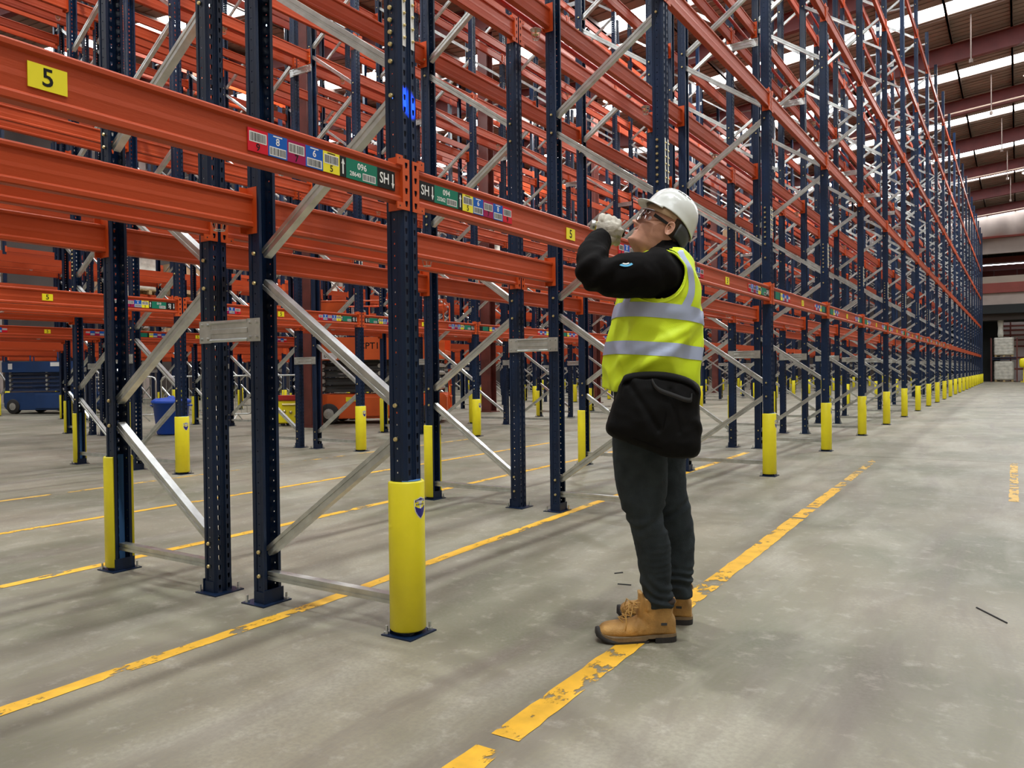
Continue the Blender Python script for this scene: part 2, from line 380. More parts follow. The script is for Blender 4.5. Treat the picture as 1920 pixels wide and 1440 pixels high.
# ================================================================ RACKING
BAY, DEP, GAP, PITCH = 2.844, .886, .365, 5.722
LEV = [1.87, 3.84, 5.79, 7.70, 9.56]; TOP = 10.63
def hole_strip(mb, P, u0, u1, zs, pitch, hole):
    """strip between u0..u1 (P(u,z) -> point) with one hole polygon (list of (u,z) rel to centre, 4 or 6 pts ccw from lower left) per pitch"""
    uc = (u0+u1)/2
    for z in zs:
        n = len(hole); c = [(u0, z-pitch/2), (u1, z-pitch/2), (u1, z+pitch/2), (u0, z+pitch/2)]
        vs = [P(*q) for q in c] + [P(uc+a, z+b) for a, b in hole]
        if n == 4: fs = [(0, 1, 5, 4), (1, 2, 6, 5), (2, 3, 7, 6), (3, 0, 4, 7)]
        else: fs = [(0, 1, 5, 4), (1, 2, 7, 6, 5), (2, 3, 8, 7), (3, 0, 4, 9, 8)]
        mb.add(vs, fs)
def post_mesh(hi):
    mb = MB(); prof = [(-.0425, -.034), (-.0425, -.05), (-.028, -.05), (-.024, -.0465), (.012, -.0465), (.016, -.05), (.030, -.05), (.0425, -.040), (.0425, -.013), (.035, -.007), (.035, .007), (.0425, .013), (.0425, .040), (.030, .05), (.016, .05), (.012, .0465), (-.024, .0465), (-.028, .05), (-.0425, .05), (-.0425, .034)]
    z0 = .006; H = TOP-z0
    if not hi:
        mb.prism(prof, (0, 0, z0), (1, 0, 0), (0, 1, 0), (0, 0, 1), H, closed=False); return mb.mesh('upright_post', M['navy'])
    p = .05; nz = int(H/p); zs = [z0+p/2+i*p for i in range(nz)]; zt = z0+nz*p
    slot = [(-.004, -.012), (.004, -.012), (.0065, .002), (.0065, .012), (-.0065, .012), (-.0065, .002)]
    dot = [(-.0035, -.0035), (.0035, -.0035), (.0035, .0035), (-.0035, .0035)]
    for i in range(len(prof)-1):
        a, b = prof[i], prof[i+1]
        if i in (7, 11):
            hole_strip(mb, lambda u, z: (.0425, u, z), a[1], b[1], zs, p, slot)
        elif i in (3, 15):
            xs = sorted((a[0], b[0])); yy = a[1]
            hole_strip(mb, lambda u, z: (u, yy, z), xs[0], xs[1], zs, p, dot)
        else:
            mb.prism([a, b], (0, 0, z0), (1, 0, 0), (0, 1, 0), (0, 0, 1), zt-z0, closed=False)
    me = mb.mesh('upright_post', M['navy'])
    bm = bmesh.new(); bm.from_mesh(me); bmesh.ops.remove_doubles(bm, verts=bm.verts, dist=1e-5); bmesh.ops.recalc_face_normals(bm, faces=bm.faces)
    bmesh.ops.solidify(bm, geom=bm.faces[:], thickness=.0022); bm.to_mesh(me); bm.free(); return me
POST_HI, POST_LO = post_mesh(True), post_mesh(False)
def brace_mb(mb, a, b, w=.052, h=.034):
    """lipped channel from a to b (in the xz plane)"""
    a, b = Vector(a), Vector(b); d = (b-a); L = d.length; d.normalize(); n = Vector((0, 1, 0)); s = d.cross(n)
    if s.z < 0: s = -s
    prof = [(-w/2, -h/2), (w/2, -h/2), (w/2, h/2), (w*.16, h/2), (w*.12, h/2-.005), (-w*.12, h/2-.005), (-w*.16, h/2), (-w/2, h/2)]
    # s is the in-plane width, n the thickness: groove runs along the side faces
    prof = [(-w/2, -h/2), (-w*.12, -h/2), (-w*.07, -h/2+.004), (w*.07, -h/2+.004), (w*.12, -h/2), (w/2, -h/2), (w/2, h/2), (w*.12, h/2), (w*.07, h/2-.004), (-w*.07, h/2-.004), (-w*.12, h/2), (-w/2, h/2)]
    mb.prism(prof, a, s, n, d, L)
def braces():
    """list of (a,b) segments; local: outer post at x=0, inner at x=-DEP"""
    xi, xo = -DEP+.03, -.03; out = [((xi, 0, .135), (xo, 0, .135))]
    z = .25; left = True
    while z+.6 < TOP-.2:
        out.append(((xi, 0, z), (xo, 0, z+.57)) if left else ((xo, 0, z), (xi, 0, z+.57)))
        z += .71; left = not left
    out.append(((xi, 0, TOP-.32), (xo, 0, TOP-.32)))
    return out
BR = braces(); BRM = []
for a, b in BR:
    mb = MB(); mid = (Vector(a)+Vector(b))/2; hz = (a[2] == b[2])
    brace_mb(mb, Vector(a)-mid, Vector(b)-mid, .040 if hz else .046, .042)
    BRM.append((mb.mesh('brace', M['galv']), mid))
# bolts where the braces meet the posts
def bolts_mesh():
    mb = MB()
    for a, b in BR:
        for q in (a, b):
            px = 0 if q[0] > -.4 else -DEP; s = 1 if px == 0 else -1
            z = q[2]
            for yy in (-1, 1):
                mb.lathe([(0, -.0600*1), (.008, -.0600), (.010, -.0555), (.010, -.0500)] if yy < 0 else [(.010, .050), (.010, .0555), (.008, .060), (0, .060)], (px-s*.008, 0, z), 8, 'y')
    return mb.mesh('brace_bolts', M['bolt'])
# lathe axis 'y' maps (cos,sin,z)->(sin,z,cos)
BOLTS = bolts_mesh()
def splice_mesh():
    mb = MB()
    for s in (-1, 1):
        y = s*.0265; mb.mi = 0; mb.box((.0428, y-.010, 2.44), (.0445, y+.010, 2.76)); mb.mi = 1
        for k in range(6): mb.lathe([(.0445, 0), (0.0445, 0)], (0, 0, 0), 3, 'x'); mb.lathe([(.0065, .0445), (.0065, .049), (.004, .053), (0, .053)], (0, y, 2.475+k*.05), 8, 'x')
    for k in range(7): mb.lathe([(.010, .050), (.010, .0555), (.008, .060), (0, .060)], (-.008, 0, 2.45+k*.05), 8, 'y'); mb.lathe([(0, -.0600), (.008, -.0600), (.010, -.0555), (.010, -.0500)], (-.008, 0, 2.45+k*.05), 8, 'y')
    return mb.mesh('splice_plate', [M['white'], M['bolt']])
SPL = splice_mesh()
def plate_mesh():
    mb = MB(); mb.box((-.075, -.085, 0), (.085, .085, .006)); mb.box((-.05, -.058, .006), (-.044, .058, .07)); mb.box((-.0465, .0505, .006), (.03, .0535, .06)); mb.box((-.0465, -.0535, .006), (.03, -.0505, .06))
    return mb.mesh('base_plate', M['navy'])
PLM = plate_mesh()
ab = MB(); ab.tube([(.062, .068, .005), (.062, .068, .04)], .006, 6); ab.tube([(.062, .068, .006), (.062, .068, .016)], .012, 6); ab.tube([(-.06, -.066, .005), (-.06, -.066, .04)], .006, 6); ab.tube([(-.06, -.066, .006), (-.06, -.066, .016)], .012, 6)
ABM = ab.mesh('anchor_bolt', M['galv'])
def far_frame():
    mb = MB(); prof = [(-.0425, -.05), (.0425, -.05), (.0425, .05), (-.0425, .05)]
    mb.mi = 0
    for s, x in ((1, 0), (-1, -DEP)):
        mb.prism([(s*a, b) for a, b in prof], (x, 0, 0), (1, 0, 0), (0, 1, 0), (0, 0, 1), TOP, closed=False)
        mb.box((x-.08, -.085, 0), (x+.08, .085, .006))
    mb.mi = 1
    for a, b in BR:
        A, B = Vector(a), Vector(b); d = (B-A).normalized(); s = d.cross(Vector((0, 1, 0)))
        mb.prism([(-.021, -.019), (.021, -.019), (.021, .019), (-.021, .019)], A, s, (0, 1, 0), d, (B-A).length)
    return mb.mesh('upright_frame', [M['navy'], M['galv']])
FARM = far_frame()

NF = 22
STARTS = [-1, 0, 1, 2, 3, 4]
def row_x(b, r): return -PITCH*b - (0 if r == 0 else 2*DEP+GAP)
frames = []
def rown(b, r): return ORD[2*b+r] if (2*b+r) else 'front'
def make_frame(b, r, n):
    full = n <= (9 if b == 0 else 6 if b == 1 else 4 if b == 2 else -9)
    lab = 'navy rack frame with galvanised braces, %s rack row, %s along the row' % (rown(b, r), ORD[n-STARTS[b]])
    loc = (row_x(b, r), n*BAY, 0); rz = 0 if r == 0 else PI
    if not full:
        return link('rack_frame', FARM, None, loc, (0, 0, rz), label=lab, cat='rack frame', group='rack upright frames')
    e = empty('rack_frame', loc, rz, label=lab, cat='rack frame', group='rack upright frames')
    hi = POST_HI if n <= (7 if b == 0 else 5) else POST_LO
    link('upright_post', hi, e); link('upright_post', hi, e, (-DEP, 0, 0), (0, 0, PI))
    nb = 15
    for i, (me, mid) in enumerate(BRM): link('brace', me, e, mid)
    link('brace_bolts', BOLTS, e, kind='stuff')
    for x, rr in ((0, 0), (-DEP, PI)):
        p = link('base_plate', PLM, e, (x, 0, 0), (0, 0, rr)); link('anchor_bolt', ABM, p, kind='stuff')
    link('splice_plate', SPL, e, kind='stuff')
    return e
for b in range(6):
    for r in (0, 1):
        for n in range(STARTS[b], NF+1): make_frame(b, r, n)

# column guards
def guard_mesh():
    mb = MB(); mb.smooth = True; a = R_(128); ro, ri = .0765, .062; z0, z1 = .022, .645
    n = 28; prof = [(ri, z0), (ro-.004, z0), (ro, z0+.006), (ro, z1-.006), (ro-.004, z1), (ri, z1)]
    mb.lathe(prof+[prof[0]], n=n, a0=-a, a1=a)
    k = len(mb.v)//7
    mb.smooth = False
    for c in (0, n): mb.add([mb.v[i*(n+1)+c] for i in range(6)], [(0, 1, 2, 3, 4, 5)])
    return fixn(mb.mesh('guard_shell', M['yellow']))
GM = guard_mesh()
fm = MB(); fm.lathe([(.0618, .03), (.0618, .648), (.046, .650), (.046, .03)], n=16, a0=-R_(66), a1=R_(66)); FOM = fixn(fm.mesh('foam_lining', M['foam']))
def shield_mesh():
    mb = MB()
    def outline(w, h): return [(-w, h*.78), (-w*.45, h*.86), (0, h), (w*.45, h*.86), (w, h*.78), (w*1.0, h*.1), (w*.85, -h*.3), (w*.5, -h*.7), (0, -h), (-w*.5, -h*.7), (-w*.85, -h*.3), (-w, h*.1)]
    def cyl(pts, r, z): return [(r*math.cos(u/r), r*math.sin(u/r), z+v) for u, v in pts]
    mb.mi = 0; o = outline(.034, .047); mb.add(cyl(o, .0770, .535)+cyl([(0, 0)], .0772, .535), [(i, (i+1) % 12, 12) for i in range(12)])
    mb.mi = 1
    o = outline(.030, .042); low = [p for p in o if p[1] < .011]; low = [(-.030, .010), (-.0, .010), (.030, .010)][::-1]
    pts = [(-.030, .008), (-.030, .004), (-.0255, -.0126), (-.015, -.0294), (0, -.042), (.015, -.0294), (.0255, -.0126), (.030, .004), (.030, .008)]
    mb.add(cyl(pts, .0778, .535)+cyl([(0, -.005)], .0780, .535), [(i, (i+1) % 9, 9) for i in range(9)])
    pts = [(-.029, .024), (-.029, .034), (-.013, .037), (0, .042), (.013, .037), (.029, .034), (.029, .024)]
    mb.add(cyl(pts, .0778, .535)+cyl([(0, .030)], .0780, .535), [(i, (i+1) % 7, 7) for i in range(7)])
    for k in range(6): u = -.024+k*.0085; mb.add(cyl([(u, .012), (u+.005, .012), (u+.005, .019), (u, .019)], .0776, .535), [(0, 1, 2, 3)])
    mb.mi = 0
    for k in range(7): u = -.024+k*.0072; mb.add(cyl([(u, .027), (u+.004, .027), (u+.004, .033), (u, .033)], .0784, .535), [(0, 1, 2, 3)])
    return mb.mesh('shield_badge', [M['white'], M['badge']])
SHM = shield_mesh()
for b in range(6):
    for r in (0, 1):
        for n in range(STARTS[b]+(1 if b == 0 else 0), NF+1):
            lab = 'yellow column guard on the %s rack row, upright %s along the row' % (rown(b, r), ORD[n-STARTS[b]])
            x = row_x(b, r)
            if b > 2 or n > 9: link('column_guard', GM, None, (x, n*BAY, 0), (0, 0, 0 if r == 0 else PI), label=lab, cat='column guard', group='yellow column guards'); continue
            e = empty('column_guard', (x, n*BAY, 0), 0 if r == 0 else PI, label=lab, cat='column guard', group='yellow column guards')
            link('guard_shell', GM, e); link('foam_lining', FOM, e); link('shield_badge', SHM, e, label='blue and white shield sticker')

# row spacers
def spacer_mesh():
    mb = MB(); g = GAP; h = .105
    prof = [(-.0, -h/2), (.012, -h/2), (.014, -h/2+.010), (.004, -h/2+.018), (.004, -.014), (.009, -.010), (.009, .010), (.004, .014), (.004, h/2-.018), (.014, h/2-.010), (.012, h/2), (0, h/2)]
    mb.prism([(-a, c) for a, c in prof], (-g/2+.0425, 0, 0), (0, 1, 0), (0, 0, 1), (1, 0, 0), g-.085)
    for s in (-1, 1):
        mb.box((s*g/2-.045, -.006, -.055), (s*g/2+.045, -.003, .055))
        for dx in (-.03, .03):
            for dz in (-.035, .035): mb.lathe([(0, -.016), (.007, -.016), (.008, -.006)], (s*g/2+dx*.8, 0, dz), 7, 'y')
    return mb.mesh('row_spacer', M['galv'])
SPM = spacer_mesh(); rest = MB()
for b in range(6):
    for n in range(STARTS[b], NF+1):
        for z in (1.31, 5.62, 9.9):
            p = (-PITCH*b-DEP-GAP/2, n*BAY-.051, z)
            if z < 9:
                link('row_spacer', SPM, None, p, (0, 0, 0), label='galvanised spacer, %s, %s rack pair, %s along' % ('low' if z < 3 else 'high', ORD[b], ORD[n-STARTS[b]]), cat='row spacer', group='galvanised row spacers')
            else: rest.box((p[0]-.22, p[1]-.012, z-.05), (p[0]+.22, p[1]-.003, z+.05))
tag(rest.obj('row_spacers_top', M['galv']), 'row spacers near the tops of the racks', 'row spacer', kind='stuff')

# beams
BH = .155; BL = BAY-.104
def beam_prof(): 
    h = BH/2
    R = [(.036, -h), (.042, -h+.004), (.042, -h+.020), (.038, -h+.026), (.033, -h+.030), (.0338, -.020), (.0345, -.012), (.0338, -.004), (.033, .004), (.033, h-.026), (.038, h-.022), (.042, h-.018), (.042, h-.006), (.037, h)]
    return R + [(.034-a, c) for a, c in reversed(R)]
bm_ = MB(); bm_.prism([(a, c) for a, c in beam_prof()], (0, -BL/2, 0), (1, 0, 0), (0, 0, 1), (0, 1, 0), BL); BEAM = bm_.mesh('beam_profile', M['orange'])
def conn_mesh(s):
    """connector at the end y = s*BL/2 (s=-1 near end, +1 far end); hooks over the post face"""
    mb = MB(); y = s*BL/2; ye = y+s*.003
    mb.mi = 0; mb.box((-.03, min(y, ye), -.105), (.049, max(y, ye), .115))
    # front flange with slots
    H = .215; z0 = -.105; u0, u1 = (ye, ye+s*.039); us = sorted((u0, u1)); pz = .0525
    slot = [(-.005, -.012), (.005, -.012), (.0085, .002), (.0085, .012), (-.0085, .012), (-.0085, .002)]
    for X in (.0455, .049):
        hole_strip(mb, lambda u, z: (X, u, z), us[0], us[1], [z0+pz/2+i*pz for i in range(4)], pz, slot)
    mb.prism([(us[0], 0), (us[1], 0)], (.0455, 0, z0+4*pz), (0, 1, 0), (0, 0, 1), (1, 0, 0), .0035, closed=False)
    mb.prism([(us[0], 0), (us[1], 0)], (.0455, 0, z0), (0, 1, 0), (0, 0, 1), (1, 0, 0), .0035, closed=False)
    e = us[1] if s > 0 else us[0]
    mb.add([(.0455, e, z0), (.049, e, z0), (.049, e, z0+4*pz), (.0455, e, z0+4*pz)], [(0, 1, 2, 3)])
    # small gusset wrapping over the beam face
    y2 = y-s*.035; q = sorted((y, y2)); mb.box((.0425, q[0], BH/2-.001), (.049, q[1], .115)); mb.box((.0425, q[0], -.105), (.049, q[1], -BH/2+.001))
    mb.mi = 1; mb.lathe([(.004, .0492), (0, .0493)], (0, y-s*.018, .102), 8, 'x'); mb.lathe([(.004, .0492), (0, .0493)], (0, y-s*.018, -.092), 8, 'x')
    return mb.mesh('connector', [M['bracket'], M['dark']])
CON = [conn_mesh(-1), conn_mesh(1)]
fb = MB(); h = BH/2; fb.mi = 0
fb.prism([(-.008, -h), (.042, -h), (.042, -h+.025), (.033, -h+.03), (.033, h-.03), (.042, h-.025), (.042, h), (-.008, h)], (0, -BL/2, 0), (1, 0, 0), (0, 0, 1), (0, 1, 0), BL); fb.mi = 1
for s in (-1, 1): y = s*BL/2; q = sorted((y, y+s*.05)); fb.box((.043, q[0], -.105), (.049, q[1], .115))
BEAMF = fb.mesh('rack_beam', [M['orange'], M['bracket']])
allb = []
for b in range(6):
    for r in (0, 1):
        for n in range(STARTS[b], NF):
            for f in (0, 1):
                for l in range(5):
                    x = row_x(b, r); 
                    if f: x += -DEP if r == 0 else DEP
                    face = 0 if (r == 0) != (f == 1) else PI
                    p = Vector((x, (n+.5)*BAY, LEV[l])); vis = [q for q in (in_view((p.x, p.y+dy, p.z)) for dy in (-1.4, -.7, 0, .7, 1.4)) if q]
                    d = min([q[2] for q in vis]) if vis else 999
                    allb.append((d*(1+.12*(2*b+r)+(.1 if f else 0)), b, r, n, f, l, p, face))
allb.sort(key=lambda t: t[0])
def strip_part(e, y, w, h, cols, txt=None, z=0., proud=.0375):
    pass
# ---- label plates
TXT = {}
def tmesh(s, size, m):
    k = (s, size, m.name)
    if k not in TXT: TXT[k] = text_mesh(s, size, m)
    return TXT[k]
def tlink(s, size, m, parent, y, z, x, rot=0):
    return link('lettering', tmesh(s, size, m), parent, (x, y, z), (PI/2, 0, PI/2))
LX = .0358
def plate(parent, y0, y1, z0, z1, m, name='label_plate', label=None):
    mb = MB(); mb.box((LX-.001, 0, 0), (LX+.0015, y1-y0, z1-z0)); return link(name, mb.mesh(name, m), parent, (0, y0, z0), label=label)
def barcode(parent, y0, y1, z0, z1, seed=1, x=None):
    rnd = random.Random(seed); x = LX+.0016 if x is None else x; mb = MB(); mb.mi = 0; mb.box((x, y0, z0), (x+.0004, y1, z1)); mb.mi = 1; y = y0+.003
    while y < y1-.004:
        w = rnd.choice((.0010, .0016, .0024)); mb.box((x+.0004, y, z0+.003), (x+.0007, y+w, z1-.003)); y += w+rnd.choice((.001, .0016, .0022))
    return mb.obj('barcode', [M['white'], M['black']], parent)
ZA, ZB = -.036, .040
def arrow(parent, yc, up):
    mb = MB(); x = LX+.0016; s = 1 if up else -1; zc = (ZA+ZB)/2
    mb.box((x, yc-.0035, zc-.027), (x+.0005, yc+.0035, zc+.027)) 
    mb.add([(x+.0006, yc-.009, zc+s*.010), (x+.0006, yc+.009, zc+s*.010), (x+.0006, yc, zc+s*.031)], [(0, 1, 2)])
    return mb.obj('arrow', M['white'], parent)
def label_strip(beam, y, sgn, detail, big, num, no, code):
    """strip starting at y and running away from the connector in direction sgn"""
    def seg(w):
        nonlocal y
        a, c = sorted((y, y+sgn*w)); y += sgn*w; return a, c
    a, c = seg(.105); p = plate(beam, a, c, ZA, ZB, M['black'], 'aisle_sign', 'black aisle sign')
    if detail:
        tl = c-a
        q = link('lettering', tmesh(big, .060, M['white']), p, (LX+.0018, tl*.40, .038), (PI/2, 0, PI/2)); q.scale = (.80, 1, 1)
        ar = arrow(None, 0, False); ar.parent = p; ar.location = (0, tl*.87, -ZA)
    a, c = seg(.170); p = plate(beam, a, c, ZA, ZB, M['green'], 'bay_sign', 'green bay number sign')
    if detail:
        if num: link('lettering', tmesh(num, .034, M['white']), p, (LX+.0018, .085, .054), (PI/2, 0, PI/2))
        if no: link('lettering', tmesh(no, .024, M['white']), p, (LX+.0018, .048, .021), (PI/2, 0, PI/2))
        barcode(p, .088, .160, .006, .034, 5)
    a, c = seg(.034); p = plate(beam, a, c, ZA, ZB, M['black'], 'arrow_plate')
    if detail: ar = arrow(None, 0, True); ar.parent = p; ar.location = (0, .017, -ZA)
    for k, (m, ch) in enumerate(((M['lyellow'], '5'), (M['blue'], '6'), (M['maroon'], '7'), (M['blue'], '8'), (M['red'], '9'))):
        a, c = seg(.083); p = plate(beam, a, c, ZA, ZB, m, 'barcode_label')
        if detail:
            low = k % 2 == 1
            barcode(p, .006, .077, .004 if low else .032, .034 if low else .066, 10+k)
            link('lettering', tmesh(ch, .034, M['white'] if low else M['black']), p, (LX+.0018, .0415, .052 if low else .016), (PI/2, 0, PI/2))
            if low or k == 0:
                mb = MB(); mb.box((LX+.0016, .022, .0685), (LX+.0019, .061, .0725)); mb.obj('print_line', M['white'] if low else M['black'], p)
        elif True:
            low = k % 2 == 1
            mb = MB(); mb.box((LX+.0016, .006, .004 if low else .034), (LX+.0019, .077, .034 if low else .064)); mb.obj('barcode', mat_grey, p)
mat_grey = mat('barcode_far', (.42, .42, .41), .6)
stuffb = MB()
FM8 = [(-.008, -h), (.042, -h), (.042, h), (-.008, h)]
for i, (d, b, r, n, f, l, p, face) in enumerate(allb):
    if i < 300 and d < 900:
        lab = 'orange beam, %s rack row, %s face, level %s, %s bay along' % (rown(b, r), 'outer' if not f else 'inner', NUM[l+1], ORD[n-STARTS[b]])
        if d > 30: link('rack_beam', BEAMF, None, p, (0, 0, face), label=lab, cat='rack beam', group='orange rack beams'); continue
        e = empty('rack_beam', p, face, label=lab, cat='rack beam', group='orange rack beams')
        link('beam_profile', BEAM, e); link('connector', CON[0], e, label='orange hook-on end connector'); link('connector', CON[1], e, label='orange hook-on end connector')
        if l == 0 and r == 0 and f == 0:
            det = (b == 0 and n <= 1) or (b == 1 and n <= 2); big = 'SH' if b == 0 else 'SJ'
            near = d < 27
            if near:
                label_strip(e, -BL/2+.012, 1, det, big, '094' if (b, n) == (0, 0) else None, '23262' if (b, n) == (0, 0) else None, 1)
                label_strip(e, BL/2-.035, -1, det, big, '096' if (b, n) == (0, -1) else ('010' if (b, n) == (1, 0) else None), '28640' if (b, n) == (0, -1) else None, 2)
            pp = plate(e, -.07, .03, -.031, .034, M['lyellow'], 'level_label', 'yellow plate with a black 5')
            if d < 26: link('lettering', tmesh('5', .066, M['black']), pp, (LX+.0018, .05, .032), (PI/2, 0, PI/2))
    else:
        if p.y > 60 or not in_view(p, 900) and d > 900 and False: continue
        c, s = math.cos(face), math.sin(face)
        for (x0, x1, y0, y1, z0, z1, mi) in ((-.008, .042, -BL/2, BL/2, -h, h, 0), (.042, .049, -BL/2-.05, -BL/2+.01, -.105, .115, 1), (.042, .049, BL/2-.01, BL/2+.05, -.105, .115, 1)):
            stuffb.mi = mi; xa, xb = sorted((p.x+c*x0, p.x+c*x1)); stuffb.box((xa, p.y+y0, p.z+z0), (xb, p.y+y1, p.z+z1))
tag(stuffb.obj('rack_beams_beyond', [M['orange'], M['bracket']]), 'orange beams of the farther rack bays', 'rack beam', kind='stuff')

# in-rack sprinkler pipes with caged heads
def head_mesh():
    mb = MB(); mb.mi = 0; mb.tube([(0, 0, .0), (0, 0, -.05)], .009, 6); mb.box((-.02, -.02, -.05), (.02, .02, -.044)); mb.mi = 1
    ring = lambda r, z: [(r*math.cos(2*PI*k/12), r*math.sin(2*PI*k/12), z) for k in range(13)]
    mb.lathe([(.0, -.002), (.046, -.008), (.046, -.011), (.0, -.006)], n=14)
    mb.tube(ring(.040, -.03), .002, 4, False); mb.tube(ring(.026, -.085), .002, 4, False)
    for k in range(6):
        t = 2*PI*k/6; c, s = math.cos(t), math.sin(t); mb.tube([(.044*c, .044*s, -.009), (.040*c, .040*s, -.03), (.026*c, .026*s, -.085), (0, 0, -.09)], .002, 4)
    return mb.mesh('sprinkler_head', [M['bolt'], M['galv']])
HEAD = head_mesh()
for b in range(4):
    for l, z in enumerate((1.90, 3.86, 5.80, 7.72)):
        y0 = (STARTS[b])*BAY; mb = MB(); x = -PITCH*b-DEP-GAP/2
        mb.tube([(x, y0, z), (x, NF*BAY, z)], .021, 8)
        e = empty('sprinkler_pipe', (0, 0, 0), 0, label='thin red sprinkler pipe in the %s rack pair, level %s' % (ORD[b], NUM[l+1]), cat='sprinkler pipe', group='in-rack sprinkler pipes')
        mb.obj('pipe', M['pipe'], e)
        y = -.10+(.79 if l % 2 else 0)
        y += 0
        while y < 24:
            if y > y0:
                link('sprinkler_head', HEAD, e, (x, y, z-.022), label='brass sprinkler head in a wire cage')
            y += 1.58 if l == 0 else 2.2
# ================================================================ THE WORKER
from mathutils import noise as mnoise
PD = 3.27; PU = Vector((-cy_, -sy_, 0)); PW = Vector((sy_, -cy_, 0))
_rr = CF*PD + CR*((1225-960)/FPX*PD); PO = Vector((CAM.x+_rr.x, CAM.y+_rr.y, 0))
PM = Matrix(((PU.x, PW.x, 0, PO.x), (PU.y, PW.y, 0, PO.y), (0, 0, 1, 0), (0, 0, 0, 1))); PMI = PM.inverted()
def at(x, y, w=0.):
    """point of the figure in its own frame (forward, left, up) from where it shows, at depth w towards the figure's left"""
    d = PD-w; return PMI @ (CAM + CF*d + CR*((x-960)/FPX*d) + CU*((720-y)/FPX*d))
def person_obj(name, me, parent, **kw): return link(name, me, parent, **kw)
worker = bpy.data.objects.new('person', None); COL.objects.link(worker); worker.matrix_world = PM
tag(worker, 'worker in white hard hat and yellow high-visibility vest looking up with raised hand', 'person')
SK = mat('skin', (.60, .30, .20), .5, 0, .08, 300, .12, 40)
JK = mat('jacket_black', (.0035, .003, .003), .85, 0, .08, 260, 0, 1, spec=.12)
JN = mat('denim', (.034, .045, .052), .9, 0, .35, 420, .35, 14, spec=.2)
VS = mat('vest_yellow', (.70, .90, .015), .6, 0, .1, 300, .06, 8)
RB = mat('reflective_band', (.42, .49, .68), .4, .1, .05, 500, .06, 10)
GL = mat('glove_cream', (.62, .58, .50), .85, 0, .2, 220, .2, 30)
BG = mat('bag_black', (.0042, .0042, .0045), .75, 0, .2, 500, .15, 8, spec=.15)
HH = mat('helmet_white', (.74, .77, .74), .22, 0, 0, 1, 0, 1, coat=.4)
LE = mat('boot_leather', (.56, .32, .10), .65, 0, .25, 160, .35, 18)
RU = mat('rubber_sole', (.025, .023, .022), .7, 0, .2, 120, .2, 20)
LC = mat('lace_tan', (.62, .38, .12), .8)
HR = mat('hair_brown', (.045, .028, .020), .9, 0, .5, 300)
HS = mat('harness_grey', (.05, .055, .06), .6); SWB = mat('sweatband_tan', (.30, .19, .10), .8)
def ring(c, f, l, af, ab, b, ex=2.2, n=48):
    out = []
    for k in range(n):
        t = 2*PI*k/n; ct, st = math.cos(t), math.sin(t)
        x = math.copysign(abs(ct)**(2/ex), ct); y = math.copysign(abs(st)**(2/ex), st)
        out.append(c + f*(x*(af if x > 0 else ab)) + l*(y*b))
    return out
def loft(rings, mb=None, cap=True):
    mb = mb or MB(); mb.smooth = True; n = len(rings[0]); vs = [p for r in rings for p in r]
    fs = [(i*n+k, i*n+(k+1) % n, (i+1)*n+(k+1) % n, (i+1)*n+k) for i in range(len(rings)-1) for k in range(n)]
    if cap:
        m = len(vs); vs = vs+[sum(rings[0], Vector())/n, sum(rings[-1], Vector())/n]
        fs += [((k+1) % n, k, m) for k in range(n)]+[((len(rings)-1)*n+k, (len(rings)-1)*n+(k+1) % n, m+1) for k in range(n)]
    mb.add(vs, fs); return mb
def spline(ps, m):
    """Catmull-Rom through tuples"""
    ps = [np.array(p, float) for p in ps]; out = []
    P_ = [2*ps[0]-ps[1]]+ps+[2*ps[-1]-ps[-2]]
    for i in range(1, len(P_)-2):
        for k in range(m):
            t = k/m; a, b, c, d = P_[i-1], P_[i], P_[i+1], P_[i+2]
            out.append(.5*((2*b)+(-a+c)*t+(2*a-5*b+4*c-d)*t*t+(-a+3*b-3*c+d)*t**3))
    out.append(ps[-1]); return out
def limb(mb, pts, n=24, m=5):
    """pts: (Vector, r) or (Vector, r_in_plane, r_side)"""
    q = spline([(*p[0], p[1]) for p in pts], m); mb.smooth = True
    mb.tube([Vector(a[:3]) for a in q], [float(a[3]) for a in q], n); return mb
def remesh(mb, name, mats, voxel, smooth=2, disp=None):
    me0 = mb.mesh('tmp', mats); o = bpy.data.objects.new('tmp', me0); COL.objects.link(o)
    r = o.modifiers.new('r', 'REMESH'); r.mode = 'VOXEL'; r.voxel_size = voxel; r.use_smooth_shade = True
    s = o.modifiers.new('s', 'SMOOTH'); s.iterations = smooth; s.factor = .5
    dg = bpy.context.evaluated_depsgraph_get(); me = bpy.data.meshes.new_from_object(o.evaluated_get(dg)); bpy.data.objects.remove(o); bpy.data.meshes.remove(me0)
    me.name = name
    if disp:
        co = [v.co.copy() for v in me.vertices]; nr = [v.normal.copy() for v in me.vertices]
        for v, c, nn in zip(me.vertices, co, nr): v.co = c + nn*disp(c, nn)
        me.update()
    me.polygons.foreach_set('use_smooth', [True]*len(me.polygons)); return me
def fold(c, sc, st=(1, 1, 1), off=0.):
    p = Vector((c.x*st[0]*sc+off, c.y*st[1]*sc, c.z*st[2]*sc)); return 1-2*abs(mnoise.noise(p))

